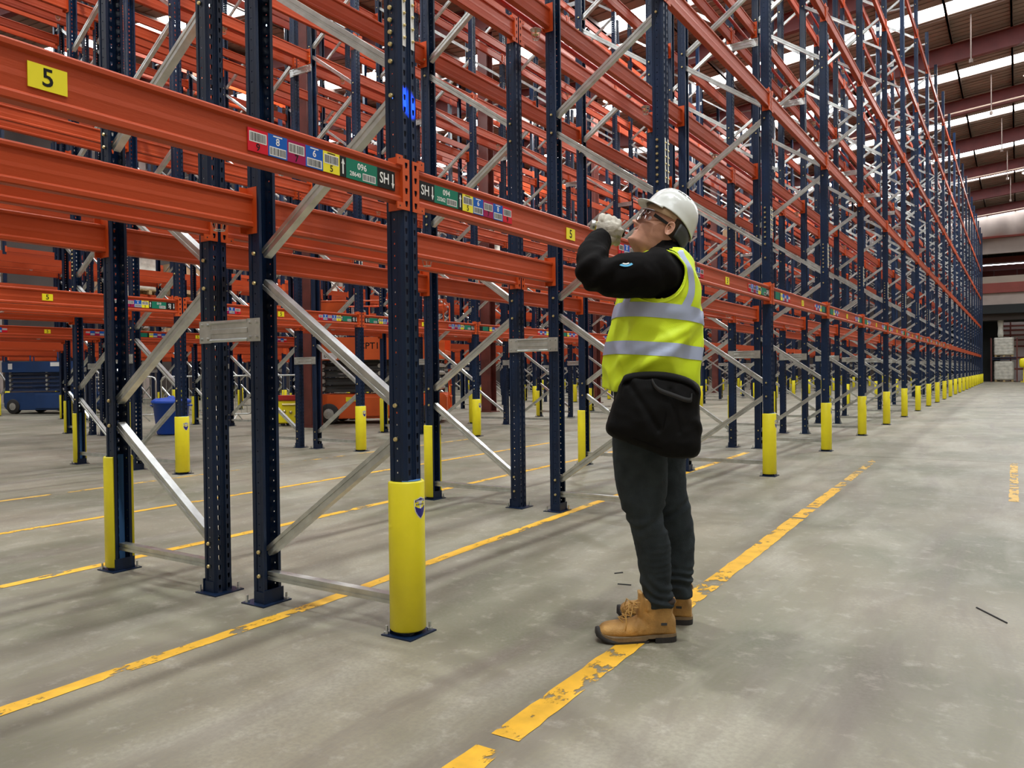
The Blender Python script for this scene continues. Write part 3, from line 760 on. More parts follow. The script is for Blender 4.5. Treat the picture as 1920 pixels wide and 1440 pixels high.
# ---- torso sections, read off the side view: (y, x_front, x_back, half width)
TOR = [(735, 1150, 1290, 0.185), (718, 1147, 1295, 0.19), (690, 1146, 1298, 0.198), (650, 1149, 1301, 0.203), (610, 1155, 1303, 0.206), (575, 1160, 1304, 0.21), (545, 1167, 1302, 0.214), (520, 1177, 1295, 0.212), (500, 1186, 1290, 0.2), (484, 1201, 1282, 0.172), (472, 1212, 1275, 0.13), (464, 1221, 1269, 0.092)]
_T = spline(TOR, 6); _TY = [t[0] for t in _T]
def torso(y):
    y = max(min(y, 735), 464); i = 0
    while i < len(_T)-2 and _TY[i+1] > y: i += 1
    a, b = _T[i], _T[i+1]; k = (a[0]-y)/max(a[0]-b[0], 1e-6); q = a+(b-a)*k
    f = at(q[1], y); r = at(q[2], y); return (f+r)/2, (f.x-r.x)/2, q[3]
def vest_pt(th, y, off=0.):
    c, a, b = torso(y); ct, st = math.cos(th), math.sin(th); ex = 2.35
    x = math.copysign(abs(ct)**(2/ex), ct); yy = math.copysign(abs(st)**(2/ex), st)
    p = c+Vector((a*x, b*yy, 0)); n = Vector((ct/max(a, .05), st/max(b, .05), 0)).normalized()
    low = max(0, min(1, (y-560)/120))
    w = .016*low*fold(p, 5.5, (1, 1, .45))+.009*fold(p, 10, (1, 1, .8), 3)+.010*low*math.sin(7*th+2.2*math.sin(y*.02)+1)
    # a fold running from the belly to the back over the near side
    w += .012*math.exp(-((y-690+60*(th-1.2))/11.)**2)*max(0, math.sin(th))+.010*math.exp(-((y-628+42*(th-1.9))/9.)**2)*max(0, math.sin(th))
    return p+n*(w+off)
# skin body: head with face, neck, trunk and limbs
HT = R_(29); HS_ = 1.12
HF = Vector((math.cos(HT), 0, math.sin(HT))); HL = Vector((0, 1, 0)); HU = Vector((-math.sin(HT), 0, math.cos(HT)))
_ear = at(1252, 432, .085); HO = Vector((_ear.x, .0, _ear.z)) - HF*(-.016*HS_) - HU*(.100*HS_)
def hp(x, y, z): return HO + (HF*x + HL*y + HU*z)*HS_
FR = [(-.012, .046, -.048, .044), (0, .066, -.055, .050), (.008, .079, -.060, .054), (.022, .089, -.066, .059), (.036, .0875, -.072, .062), (.046, .0865, -.077, .064), (.053, .0855, -.081, .066), (.060, .084, -.085, .068),
      (.070, .083, -.088, .070), (.085, .083, -.093, .072), (.100, .082, -.096, .074), (.112, .079, -.098, .075), (.122, .080, -.100, .076), (.135, .089, -.101, .078), (.160, .090, -.100, .079), (.190, .078, -.088, .072), (.212, .056, -.064, .052), (.228, .030, -.034, .030), (.235, .004, -.004, .004)]
def g(v, s): return math.exp(-(v/s)**2)
def head_pt(th, z, fx, bx, hw, off=0.):
    ct, st = math.cos(th), math.sin(th); ex = 2.25
    x = math.copysign(abs(ct)**(2/ex), ct); y = math.copysign(abs(st)**(2/ex), st)*hw; x = x*(fx if x > 0 else -bx)
    if ct > 0:
        nose = .025*g(z-.088, .011)+.016*g(z-.103, .014)+.007*g(z-.120, .012)
        x += nose*g(y, .011+.004*g(z-.078, .01)); x += .008*g(z-.083, .008)*(g(y-.015, .007)+g(y+.015, .007))
        x -= .010*g(z-.117, .011)*(g(abs(y)-.032, .016)); x += .004*g(z-.135, .008)*g(abs(y)-.030, .02)
        zm = .0615+.006*min(1, (y/.026)**2); x += .005*g(z-zm-.005, .0045)*g(y, .020)+.0045*g(z-zm+.006, .005)*g(y, .018)-.005*g(z-zm, .0026)*g(y, .028)+.005*g(z-.068, .012)*g(abs(y)-.036, .009)-.003*g(z-.072, .014)*g(abs(y)-.026, .005)
        x += .006*g(z-.085, .018)*g(abs(y)-.045, .018)
        x += .006*g(z-.020, .012)*g(y, .018)
    n = Vector((ct, st, 0)); return hp(x+n.x*off, y+n.y*off, z)
FR = [(z if z < .135 else .135+(z-.135)*.76, f-(.008 if .085 < z < .2 else 0), b, w) for z, f, b, w in FR]
hq = spline(FR, 6); hb_ = MB(); rings = []
neck_c = at(1246, 476, 0); rings.append(ring(at(1246, 500), Vector((1, 0, 0)), HL, .075, .070, .085, 2, 72)); rings.append(ring(neck_c, Vector((1, 0, .1)), HL, .064, .062, .064, 2, 72))
rings.append(ring(neck_c*.5+hp(-.02, 0, -.012)*.5+Vector((0, 0, 0)), Vector((.97, 0, .22)), HL, .060, .058, .060, 2, 72))
for q in hq: rings.append([head_pt(2*PI*k/72, *q[:4]) for k in range(72)])
loft(rings, hb_)
def ear(mb, s):
    c = hp(-.014, s*.0775, .104); f = (HF*1.0).normalized(); u = HU; o = HL*s
    vs = []; n = 20
    prof = [(0.0, .001), (.25, .001), (.50, .0075), (.72, .005), (.90, .0105), (1.02, .0105), (1.04, .004), (.9, -.003)]
    for r, h in prof:
        for k in range(n):
            t = 2*PI*k/n; a = .0165*r*(1+.12*math.sin(t)); b = .030*r*(1 if math.sin(t) > 0 else .92)
            vs.append(c - f*(.004) + f*(a*math.cos(t)) + u*(b*math.sin(t)) + o*(h*(1.15 - .6*math.cos(t))) )
    fs = [(i*n+k, i*n+(k+1) % n, (i+1)*n+(k+1) % n, (i+1)*n+k) for i in range(len(prof)-1) for k in range(n)]
    mb.add(vs, fs)
ear(hb_, 1); ear(hb_, -1)
sh_l, el_l, wr_l = at(1232, 512, .165), at(1112, 510, .235), at(1133, 447, .075)
sh_r, el_r, wr_r = Vector((-.02, -.185, sh_l.z)), Vector((-.07, -.27, 1.18)), Vector((.08, -.25, .97))
loft([ring(torso(y)[0], Vector((1, 0, 0)), HL, torso(y)[1]-.03, torso(y)[1]-.03, torso(y)[2]-.03, 2.2, 40) for y in (735, 700, 650, 600, 550, 510, 490, 478)], hb_)
for s, e, w_ in ((sh_l, el_l, wr_l), (sh_r, el_r, wr_r)): limb(hb_, [(s, .055), (s*.5+e*.5, .048), (e, .040), (e*.5+w_*.5, .038), (w_, .028)], 16)
LEGN = [(760, 1150, 1300), (800, 1150, 1262), (840, 1150, 1250), (880, 1152, 1250), (915, 1158, 1249), (945, 1166, 1245), (968, 1175, 1240), (990, 1184, 1247), (1018, 1191, 1255), (1055, 1197, 1257), (1085, 1201, 1256), (1110, 1206, 1257), (1136, 1210, 1259)]
LEGF = [(760, 1165, 1304), (800, 1180, 1292), (840, 1188, 1286), (880, 1193, 1284), (915, 1199, 1286), (945, 1205, 1292), (968, 1213, 1295), (990, 1221, 1299), (1018, 1229, 1301), (1055, 1238, 1299), (1085, 1244, 1296), (1105, 1248, 1295), (1118, 1250, 1296)]
def leg_rings(L_, w0, w1, dk=0., hw0=.100, hw1=.056):
    out = []
    qs = spline([(a, b, c) for a, b, c in L_], 5); N = len(qs)
    for i, q in enumerate(qs):
        t = i/(N-1); w = w0+(w1-w0)*t; f = at(q[1], q[0], w); r = at(q[2], q[0], w); c = (f+r)/2; a = (f.x-r.x)/2-dk; b = hw0+(hw1-hw0)*min(1, t*1.25)-dk
        out.append(ring(c, Vector((1, 0, 0)), HL, a, a, b, 2.1, 36))
    return out
loft(leg_rings(LEGN, .10, .095, .02), hb_); loft(leg_rings(LEGF, -.095, -.095, .02), hb_)
# eyes
body = person_obj('body', hb_.mesh('body', SK), worker)
for s in (1, -1):
    mb = MB(); mb.smooth = True; c = hp(.0515, s*.031, .118)
    mb.mi = 0; mb.lathe([(.0155*math.sin(a), .0155*math.cos(a)) for a in [PI*i/10 for i in range(11)]], c, 16)
    for i, (rr, m, fx) in enumerate(((.0062, 1, .0152), (.003, 2, .0158))):
        d = (HF*1.0+HL*s*.12+HU*.1).normalized(); u = d.cross(HL).normalized(); v = d.cross(u); mb.mi = m
        mb.add([c+d*fx]+[c+d*(fx-.001)+(u*math.cos(2*PI*k/14)+v*math.sin(2*PI*k/14))*rr for k in range(14)], [(0, k+1, (k+1) % 14+1) for k in range(14)])
    mb.obj('eye', [mat('eye_white', (.75, .72, .70), .3), mat('iris', (.06, .09, .10), .3), M['black']], worker)
    mb = MB(); mb.smooth = True; mb.tube([hp(.086, s*.014, .132), hp(.087, s*.030, .138), hp(.076, s*.048, .134)], [.003, .0042, .002], 6); mb.obj('eyebrow', HR, worker)
mb = MB(); mb.smooth = True; mb.tube([head_pt(math.copysign(math.asin(min(1, abs(y_)/.068)**1.125), y_), .0612+.007*(y_/.03)**2, .084, -.085, .068, off=.0016) for y_ in (-.031, -.024, -.016, -.008, -.0001, .008, .016, .024, .031)], [.0008, .0014, .002, .0026, .0028, .0026, .002, .0014, .0008], 6); mb.obj('lips', mat('lip_red', (.36, .10, .085), .5), worker)
# short hair round the back of the head
hrg = []
for z in np.linspace(.045, .15, 14):
    i = min(range(len(hq)), key=lambda k: abs(hq[k][0]-z)); q = hq[i]; a0 = R_(100 if z > .085 else 118)
    hrg.append([head_pt(a0+(2*PI-2*a0)*k/40, *q[:4], off=.004 if 0 < k < 40 else -.002) for k in range(41)])
mb = MB(); mb.smooth = True; mb.add([p for r in hrg for p in r], [(i*41+k, i*41+k+1, (i+1)*41+k+1, (i+1)*41+k) for i in range(13) for k in range(40)]); mb.obj('hair', HR, worker)

# ---- jacket: trunk, sleeves and collar grown together
jb = MB()
jr = [ring(at(1228, 762), Vector((1, 0, 0)), HL, .165, .155, .165, 2.3, 48)]
for y in (745, 735, 718, 690, 650, 610, 575, 545, 520, 500, 484, 472, 464):
    c, a, b = torso(y); jr.append(ring(c, Vector((1, 0, 0)), HL, a-.016, a-.016, b-.016, 2.3, 48))
loft(jr, jb)
limb(jb, [(at(1250, 512, .09), .092), (at(1228, 514, .165), .094), (at(1190, 518, .215), .086), (at(1150, 518, .235), .076), (at(1118, 512, .238), .066), (at(1110, 492, .205), .060), (at(1117, 468, .135), .054), (at(1128, 447, .080), .045)], 28)
limb(jb, [(at(1250, 515, -.08), .09), (sh_r, .090), (sh_r*.5+el_r*.5, .076), (el_r, .066), (el_r*.5+wr_r*.5, .058), (wr_r, .046)], 24)
loft([ring(at(1240, 500), Vector((1, 0, 0)), HL, .088, .085, .095, 2, 40), ring(at(1240, 474), Vector((.99, 0, -.10)), HL, .086, .082, .088, 2, 40), ring(at(1243, 458), Vector((.98, 0, -.14)), HL, .080, .076, .080, 2, 40), ring(at(1245, 449), Vector((.98, 0, -.10)), HL, .074, .072, .076, 2, 40)], jb)
def jd(c, n):
    d = .006*fold(c, 9, (1, 1, 1), 1)+.003*fold(c, 22, (1, 1, 1), 5)
    e = (c-el_l); d += .007*math.exp(-(e.length/.13)**2)*math.sin((c.x*.75+c.z*.8)*85)
    s = c-sh_l; d += .008*math.exp(-(s.length/.14)**2)*math.sin((c.x*.9-c.z*.5)*55)
    return d
person_obj('jacket', remesh(jb, 'jacket', JK, .0085, 3, jd), worker, label='black jacket')
# round cyan and white print on the sleeve
mb = MB(); 
def sleeve_arc(mb, r0, r1, a0, a1, m, lift):
    mb.mi = m; n = 20; vs = []
    for k in range(n+1):
        t = a0+(a1-a0)*k/n
        for r in (r0, r1):
            x, y = 1173+r*1.0*math.cos(t), 490-r*.60*math.sin(t); dz = (517-y)/449
            vs.append(at(x, y, .224+math.sqrt(max(.0004, .0885**2-dz*dz))+lift))
    mb.add(vs, [(2*k, 2*k+1, 2*k+3, 2*k+2) for k in range(n)])
sleeve_arc(mb, 11, 16.5, PI*.9, PI*2.2, 0, .004); sleeve_arc(mb, 6, 9.5, PI*.95, PI*1.8, 1, .004)
mb.obj('sleeve_badge', [mat('badge_cyan', (.02, .36, .62), .5), M['white']], worker, label='cyan and white round sleeve print')

# ---- vest
vb = MB(); vb.smooth = True; ys = [728-i*2.6 for i in range(100)]; NV = 220
vs = []; 
def hem(th, y): return y + (-6*math.cos(th)*0 + 4*math.sin(3*th))*max(0, (y-700)/28)
def th_min(y): return R_(3+92*max(0, min(1, (512-y)/34.))) if y < 512 else 0
dead = set()
for i, y in enumerate(ys):
    for k in range(NV):
        th = 2*PI*k/NV; a_ = ((th+PI) % (2*PI))-PI; m_ = th_min(y)
        if abs(a_) < m_: dead.add(len(vs)); a_ = math.copysign(m_, a_)
        vs.append(vest_pt(a_, hem(a_, y), .004))
def in_arm(p):
    if abs(p.y) < .135: return False
    c = sh_l if p.y > 0 else sh_r
    return ((p.x-c.x-.005)/.104)**2+((p.z-c.z)/.108)**2 < 1
def open_front(th, y): return abs(((th+PI) % (2*PI))-PI) < R_(20+75*max(0, min(1, (500-y)/26))) and y < 520
ina = [in_arm(p) for p in vs]
for j, p in enumerate(vs):
    if ina[j]:
        c = sh_l if p.y > 0 else sh_r; dx, dz = (p.x-c.x-.005)/.104, (p.z-c.z)/.108; r_ = max(math.hypot(dx, dz), 1e-3); vs[j] = Vector((c.x+.005+dx/r_*.104, p.y, c.z+dz/r_*.108))
fs = []
for i in range(len(ys)-1):
    for k in range(NV):
        f = (i*NV+k, i*NV+(k+1) % NV, (i+1)*NV+(k+1) % NV, (i+1)*NV+k)
        if ys[i] > 476 and not all(ina[j] for j in f) and not all(j in dead for j in f): fs.append(f)
vb.add(vs, fs); me = vb.mesh('vest', VS)
vo = person_obj('vest', me, worker, label='fluorescent yellow high-visibility vest'); sm = vo.modifiers.new('s', 'SOLIDIFY'); sm.thickness = .004; sm.offset = 1
def band(name, yf, w, th0, th1, n=120):
    mb = MB(); mb.smooth = True; vs = []
    for k in range(n+1):
        th = th0+(th1-th0)*k/n; yc = yf(th)
        for j in range(6): vs.append(vest_pt(th, yc-w/2+w*j/5, .0105))
    mb.add(vs, [(k*6+j, (k+1)*6+j, (k+1)*6+j+1, k*6+j+1) for k in range(n) for j in range(5)])
    o = mb.obj(name, RB, worker, label='silver reflective band'); return o
band('reflective_band', lambda t: 584+11*(1-math.cos(t-.35))*.9, 26, 0, 2*PI)
band('reflective_band', lambda t: 652+10*(1-math.cos(t-.35))*.9, 24, 0, 2*PI)
for sg in (1, -1):
    c = sh_l if sg > 0 else sh_r; mb = MB(); mb.smooth = True; path = []
    for k in range(61):
        t = 2*PI*k/60; x = c.x+.005+.105*math.cos(t); z = c.z+.109*math.sin(t); yy = 702-(z-1.09)*449
        cc, a, b = torso(yy); u = max(-1, min(1, (x-cc.x)/a)); th = math.acos(math.copysign(abs(u)**(2.35/2), u))*sg
        if yy > 478: path.append(vest_pt(th, yy, .007))
        elif len(path) > 2: mb.tube(path, .0045, 6); path = []
        else: path = []
    if len(path) > 2: mb.tube(path, .0045, 6)
    mb.obj('armhole_trim', VS, worker)
def vstrap(th_fn, y0, y1, hw):
    mb = MB(); mb.smooth = True; vs = []; n = 24
    for k in range(n+1):
        y = y0+(y1-y0)*k/n; th = th_fn(k/n)
        for j in range(5): 
            c, a, b = torso(y); dt = hw/max(a, b)*(j/2-1); vs.append(vest_pt(th+dt, y, .0100))
    mb.add(vs, [(k*5+j, k*5+j+1, (k+1)*5+j+1, (k+1)*5+j) for k in range(n) for j in range(4)])
    mb.obj('reflective_band', RB, worker, label='silver reflective shoulder band')
for s in (1, -1):
    vstrap(lambda t, s=s: s*R_(108+16*math.sin(PI*t)-6*t*t), 590, 477, .024)
    vstrap(lambda t, s=s: s*R_(32+8*t), 590, 540 if s > 0 else 480, .026)
# printed letter on the back
pt = vest_pt(R_(158), 512, .011); q = link('lettering', text_mesh('S', .085, M['black']), worker, pt, (PI/2, 0, PI+R_(68)+PI)); q['label'] = 'black printed letter on the back of the vest'

# ---- jeans
jn = MB(); loft([ring(at(1228, 722), Vector((1, 0, 0)), HL, .165, .165, .175, 2.3, 40), ring(at(1228, 760), Vector((1, 0, 0)), HL, .168, .166, .180, 2.3, 40), ring(at(1228, 800), Vector((1, 0, 0)), HL, .150, .150, .170, 2.3, 40), ring(at(1225, 822), Vector((1, 0, 0)), HL, .12, .12, .14, 2.3, 40)], jn)
loft(leg_rings(LEGN, .10, .095, 0, .098, .058), jn); loft(leg_rings(LEGF, -.095, -.095, 0, .098, .058), jn)
def jnd(c, n):
    z = c.z; d = .003*fold(c, 10, (1, 1, 1.3), 2)+.0016*fold(c, 30)
    kn = math.exp(-((z-.50)/.07)**2); d += .0085*kn*math.sin(z*95+c.x*42+6*mnoise.noise(c*9))*(.4+mnoise.noise(c*14+Vector((3, 0, 0))))
    an = math.exp(-((z-.185)/.065)**2); d += .0120*an*math.sin(z*135-c.x*50+6*mnoise.noise(c*9))*(.6+mnoise.noise(c*12))
    d += .0022*math.exp(-((z-.33)/.12)**2)*math.sin(z*260+4*mnoise.noise(c*10))*max(0, g(c.x-.0, .05))
    return d
person_obj('jeans', remesh(jn, 'jeans', JN, .0075, 2, jnd), worker, label='dark grey-blue jeans')

# ---- boots (own frame: heel at x=0, toe at x=.315)
def boot(parent, label):
    S = [(0, .008, .095, .030), (.02, .004, .120, .038), (.06, .004, .125, .041), (.10, .006, .118, .042), (.14, .006, .100, .042), (.18, .004, .090, .046), (.22, .003, .082, .050), (.26, .005, .078, .049), (.29, .010, .070, .042), (.308, .018, .054, .026)]
    b = MB(); rs_ = []
    for q in spline(S, 4):
        x, zb, zt, hw = q; zb += .012; cz = (zb+zt)/2; hh = (zt-zb)/2
        rs_.append([Vector((x, math.copysign(abs(math.cos(t))**(2/2.8), math.cos(t))*hw*(1-.16*max(0, math.sin(t))), cz+math.copysign(abs(math.sin(t))**(2/2.4), math.sin(t))*hh)) for t in [2*PI*k/32 for k in range(32)]])
    loft(rs_, b)
    sh = [(.050, .068, .052, .043, .06), (.058, .064, .05, .046, .10), (.066, .058, .046, .046, .135), (.066, .058, .050, .050, .165)]
    loft([ring(Vector((cx, 0, z)), Vector((1, 0, 0)), HL, a, a2, w_, 2.2, 32) for cx, a, a2, w_, z in [(.07, .095, .062, .042, .04), (.07, .092, .062, .045, .075), (.07, .080, .062, .047, .105), (.068, .070, .062, .050, .135), (.066, .066, .060, .052, .152)]], b)
    loft([ring(Vector((.132, 0, .105)), Vector((1, 0, 0)), HL, .020, .012, .032, 2.2, 20), ring(Vector((.132, 0, .15)), Vector((1, 0, 0)), HL, .014, .012, .035, 2.2, 20), ring(Vector((.140, 0, .200)), Vector((1, 0, 0)), HL, .008, .008, .035, 2.4, 20)], b)
    loft([ring(Vector((.112, 0, .13)), Vector((1, 0, 0)), HL, .022, .022, .049, 2.2, 20), ring(Vector((.110, 0, .178)), Vector((1, 0, 0)), HL, .018, .012, .048, 2.4, 20)], b)
    e = parent
    def bd(c, n): return .0012*fold(c, 28)+.0022*math.exp(-((c.x-.15)/.035)**2)*math.sin(c.x*220+c.z*60)*(1 if c.z > .05 else 0)
    up = person_obj('boot', remesh(b, 'boot', LE, .0045, 2, bd), e, label=label)
    # sole with a raised heel and a rubber toe bumper
    out = [(-.006, .0), (-.002, .026), (.02, .040), (.06, .045), (.10, .044), (.14, .044), (.18, .049), (.22, .054), (.26, .053), (.29, .045), (.308, .030), (.320, .0)]
    poly = [(x, y) for x, y in out]+[(x, -y) for x, y in reversed(out[1:-1])]
    s = MB(); n = len(poly)
    up_ = lambda x: max(0, x-.25)**1.4*.9
    def zb(x): return .022 if x < .088 else (.018 if x < .12 else .010)
    def slab(pl, f0, f1, k=1.0):
        n = len(pl); s = MB(); s.add([Vector((x, y*k, f0(x)+up_(x))) for x, y in pl]+[Vector((x, y*k, f1(x)+up_(x))) for x, y in pl], [(i, (i+1) % n, (i+1) % n+n, i+n) for i in range(n)]+[tuple(reversed(range(n))), tuple(range(n, 2*n))]); return s
    fine = [tuple(q) for q in spline(poly+[poly[0]], 3)[:-1]]
    slab(fine, zb, lambda x: .033-.006*min(1, max(0, (x-.09)/.05))).obj('midsole', mat('midsole_tan', (.22, .155, .085), .75, 0, .2, 90, .3, 20), up, label='worn tan midsole')
    fore = [q for q in fine if q[0] > .115]; i0 = min(range(len(fine)), key=lambda i: (fine[i][0]-.115)**2+(fine[i][1]-.044)**2)
    fore = [(x, y) for x, y in fine[i0:]+fine[:i0] if x > .113]
    slab(fore, lambda x: 0., lambda x: .0105, 1.01).obj('outsole', RU, up, label='dark rubber outsole')
    hl_ = [(x, y) for x, y in fine if x < .092]; hl_ = sorted(hl_, key=lambda q: math.atan2(q[1], q[0]-.05))
    slab(hl_, lambda x: 0., lambda x: .0225, 1.02).obj('heel_block', RU, up, label='dark rubber heel')
    s = MB(); s.smooth = True; rr = []
    for x, zt, hw in ((.235, .022, .0550), (.255, .036, .0545), (.275, .042, .0505), (.292, .046, .0435), (.308, .046, .033), (.318, .040, .020)):
        rr.append([Vector((x+.004, math.cos(t)*hw*1.04, .008+up_(x)+math.sin(t)*(zt-.010))) for t in [PI*k/16 for k in range(17)]])
    s.add([p for r in rr for p in r], [(i*17+k, i*17+k+1, (i+1)*17+k+1, (i+1)*17+k) for i in range(5) for k in range(16) if (k < 4+i*1.4 or k > 11-i*1.4)]+[tuple(5*17+k for k in range(17))]); s.obj('toe_bumper', RU, up, label='black rubber toe bumper')
    s = MB(); s.smooth = True
    s.tube([Vector((.062+.058*math.cos(t), .050*math.sin(t), .160)) for t in [PI*.25+PI*1.5*k/20 for k in range(21)]], .010, 8); s.obj('ankle_collar', HR, up, label='dark padded ankle collar')
    s = MB(); s.smooth = True; ey = []
    for k in range(6):
        x = .222-.017*k if k < 4 else .171-.012*(k-3); z = (.086+.012*k) if k < 4 else .122+.021*(k-3); ey.append((x, z))
    for k in range(5):
        (x0, z0), (x1, z1) = ey[k], ey[k+1]
        for sg in (1, -1): s.tube([(x0-.008, sg*.026, z0-.004), (x0+.008, 0, z0+.010), (x1-.008, -sg*.026, z1-.004)], .0024, 5)
    for sg in (1, -1):
        x1, z1 = ey[4]
        s.tube([(x1+.012, 0, z1+.008), (x1+.03, sg*.025, z1+.02), (x1+.035, sg*.045, z1-.010), (x1+.028, sg*.050, z1-.035), (x1+.018, sg*.030, z1-.012), (x1+.010, 0, z1+.008)], .0024, 5)
        s.tube([(x1+.012, 0, z1+.008), (x1+.045, sg*.036, z1-.02), (x1+.045, sg*.046, z1-.06), (x1+.050, sg*.050, z1-.085)], .0024, 5)
    s.obj('laces', LC, up, kind='stuff')
    s = MB(); s.box((.040, .0455, .072), (.064, .0475, .082)); s.obj('side_tag', HS, up)
    s = MB(); s.smooth = True; s.tube([(.006, 0, .14), (-.004, 0, .155), (.0, 0, .168), (.010, 0, .160)], .006, 6); s.obj('pull_tab', LE, up)
    return up
heel = at(1266, 1206, .10); b1 = boot(worker, 'tan leather work boot, near foot'); b1.location = (heel.x, .10, 0); b1.rotation_euler = (0, 0, R_(2))
heel = at(1299, 1183, -.10); b2 = boot(worker, 'tan leather work boot, far foot'); b2.location = (heel.x, -.105, 0); b2.rotation_euler = (0, 0, R_(-14))

# ---- gloved hands
tax = (at(1112, 421, .05)-at(1170, 438, .05)).normalized(); tax = (tax+Vector((0, 0, .0))).normalized()   # axis of the torch
tc = at(1140, 430, .045)
def glove_left():
    mb = MB(); mb.smooth = True; up = Vector((0, 0, 1)); up = (up-tax*up.dot(tax)).normalized(); out = tax.cross(up)
    if out.y < 0: out = -out
    # palm behind the torch on the camera side: back of the hand shows
    P = lambda a, b, c: tc + tax*a + up*b + out*c
    limb(mb, [(P(.005, -.055, .012), .027), (P(-.004, -.030, .024), .034), (P(-.006, 0, .030), .036), (P(-.006, .018, .028), .030)], 18)
    limb(mb, [(P(.028, -.02, .026), .022), (P(.030, .01, .028), .022)], 14); limb(mb, [(P(-.038, -.02, .024), .022), (P(-.040, .01, .026), .022)], 14)
    for i, (a, ln) in enumerate(((.036, 1.0), (.013, 1.08), (-.010, 1.05), (-.033, .92))):
        r = .0125 if i < 3 else .0115
        limb(mb, [(P(a, .012, .036), r+.002), (P(a+.001, .036*ln, .022), r+.0015), (P(a+.002, .040*ln, -.006), r), (P(a+.002, .020, -.030*ln), r), (P(a+.001, -.006, -.030), r-.001), (P(a, -.020, -.014), r-.002)], 12)
    limb(mb, [(P(-.040, -.030, .020), .015), (P(-.050, -.040, -.004), .0135), (P(-.040, -.036, -.026), .012), (P(-.020, -.024, -.036), .011)], 12)
    def d(c, n): return .0022*fold(c, 45)+.0012*fold(c, 90)
    return remesh(mb, 'glove', GL, .0042, 2, d)
gl = person_obj('glove', glove_left(), worker, label='cream work glove gripping the torch')
mb = MB(); limb(mb, [(at(1126, 452, .092), .036), (at(1138, 447, .070), .035), (at(1143, 441, .062), .036)], 18); mb.obj('glove_cuff', GL, gl)
def glove_right():
    mb = MB(); w = wr_r; f = (wr_r-el_r).normalized(); o = HL; u = f.cross(o)
    P = lambda a, b, c: w + f*a + o*b + u*c
    limb(mb, [(P(0, 0, 0), .033), (P(.04, 0, 0), .036), (P(.085, 0, 0), .033)], 16); limb(mb, [(P(.05, .028, 0), .016), (P(.085, .030, 0), .015)], 10); limb(mb, [(P(.05, -.028, 0), .016), (P(.085, -.030, 0), .015)], 10)
    for b, ln in ((.032, .9), (.011, 1.05), (-.011, 1.), (-.032, .8)):
        limb(mb, [(P(.085, b, 0), .013), (P(.085+.035*ln, b, -.012), .012), (P(.085+.055*ln, b, -.034), .0115), (P(.085+.050*ln, b, -.056), .0105)], 10)
    limb(mb, [(P(.02, .032, -.005), .016), (P(.05, .055, -.018), .014), (P(.085, .058, -.034), .012)], 10)
    return remesh(mb, 'glove', GL, .0045, 2, lambda c, n: .002*fold(c, 45))
person_obj('glove', glove_right(), worker, label='cream work glove on the lowered hand')

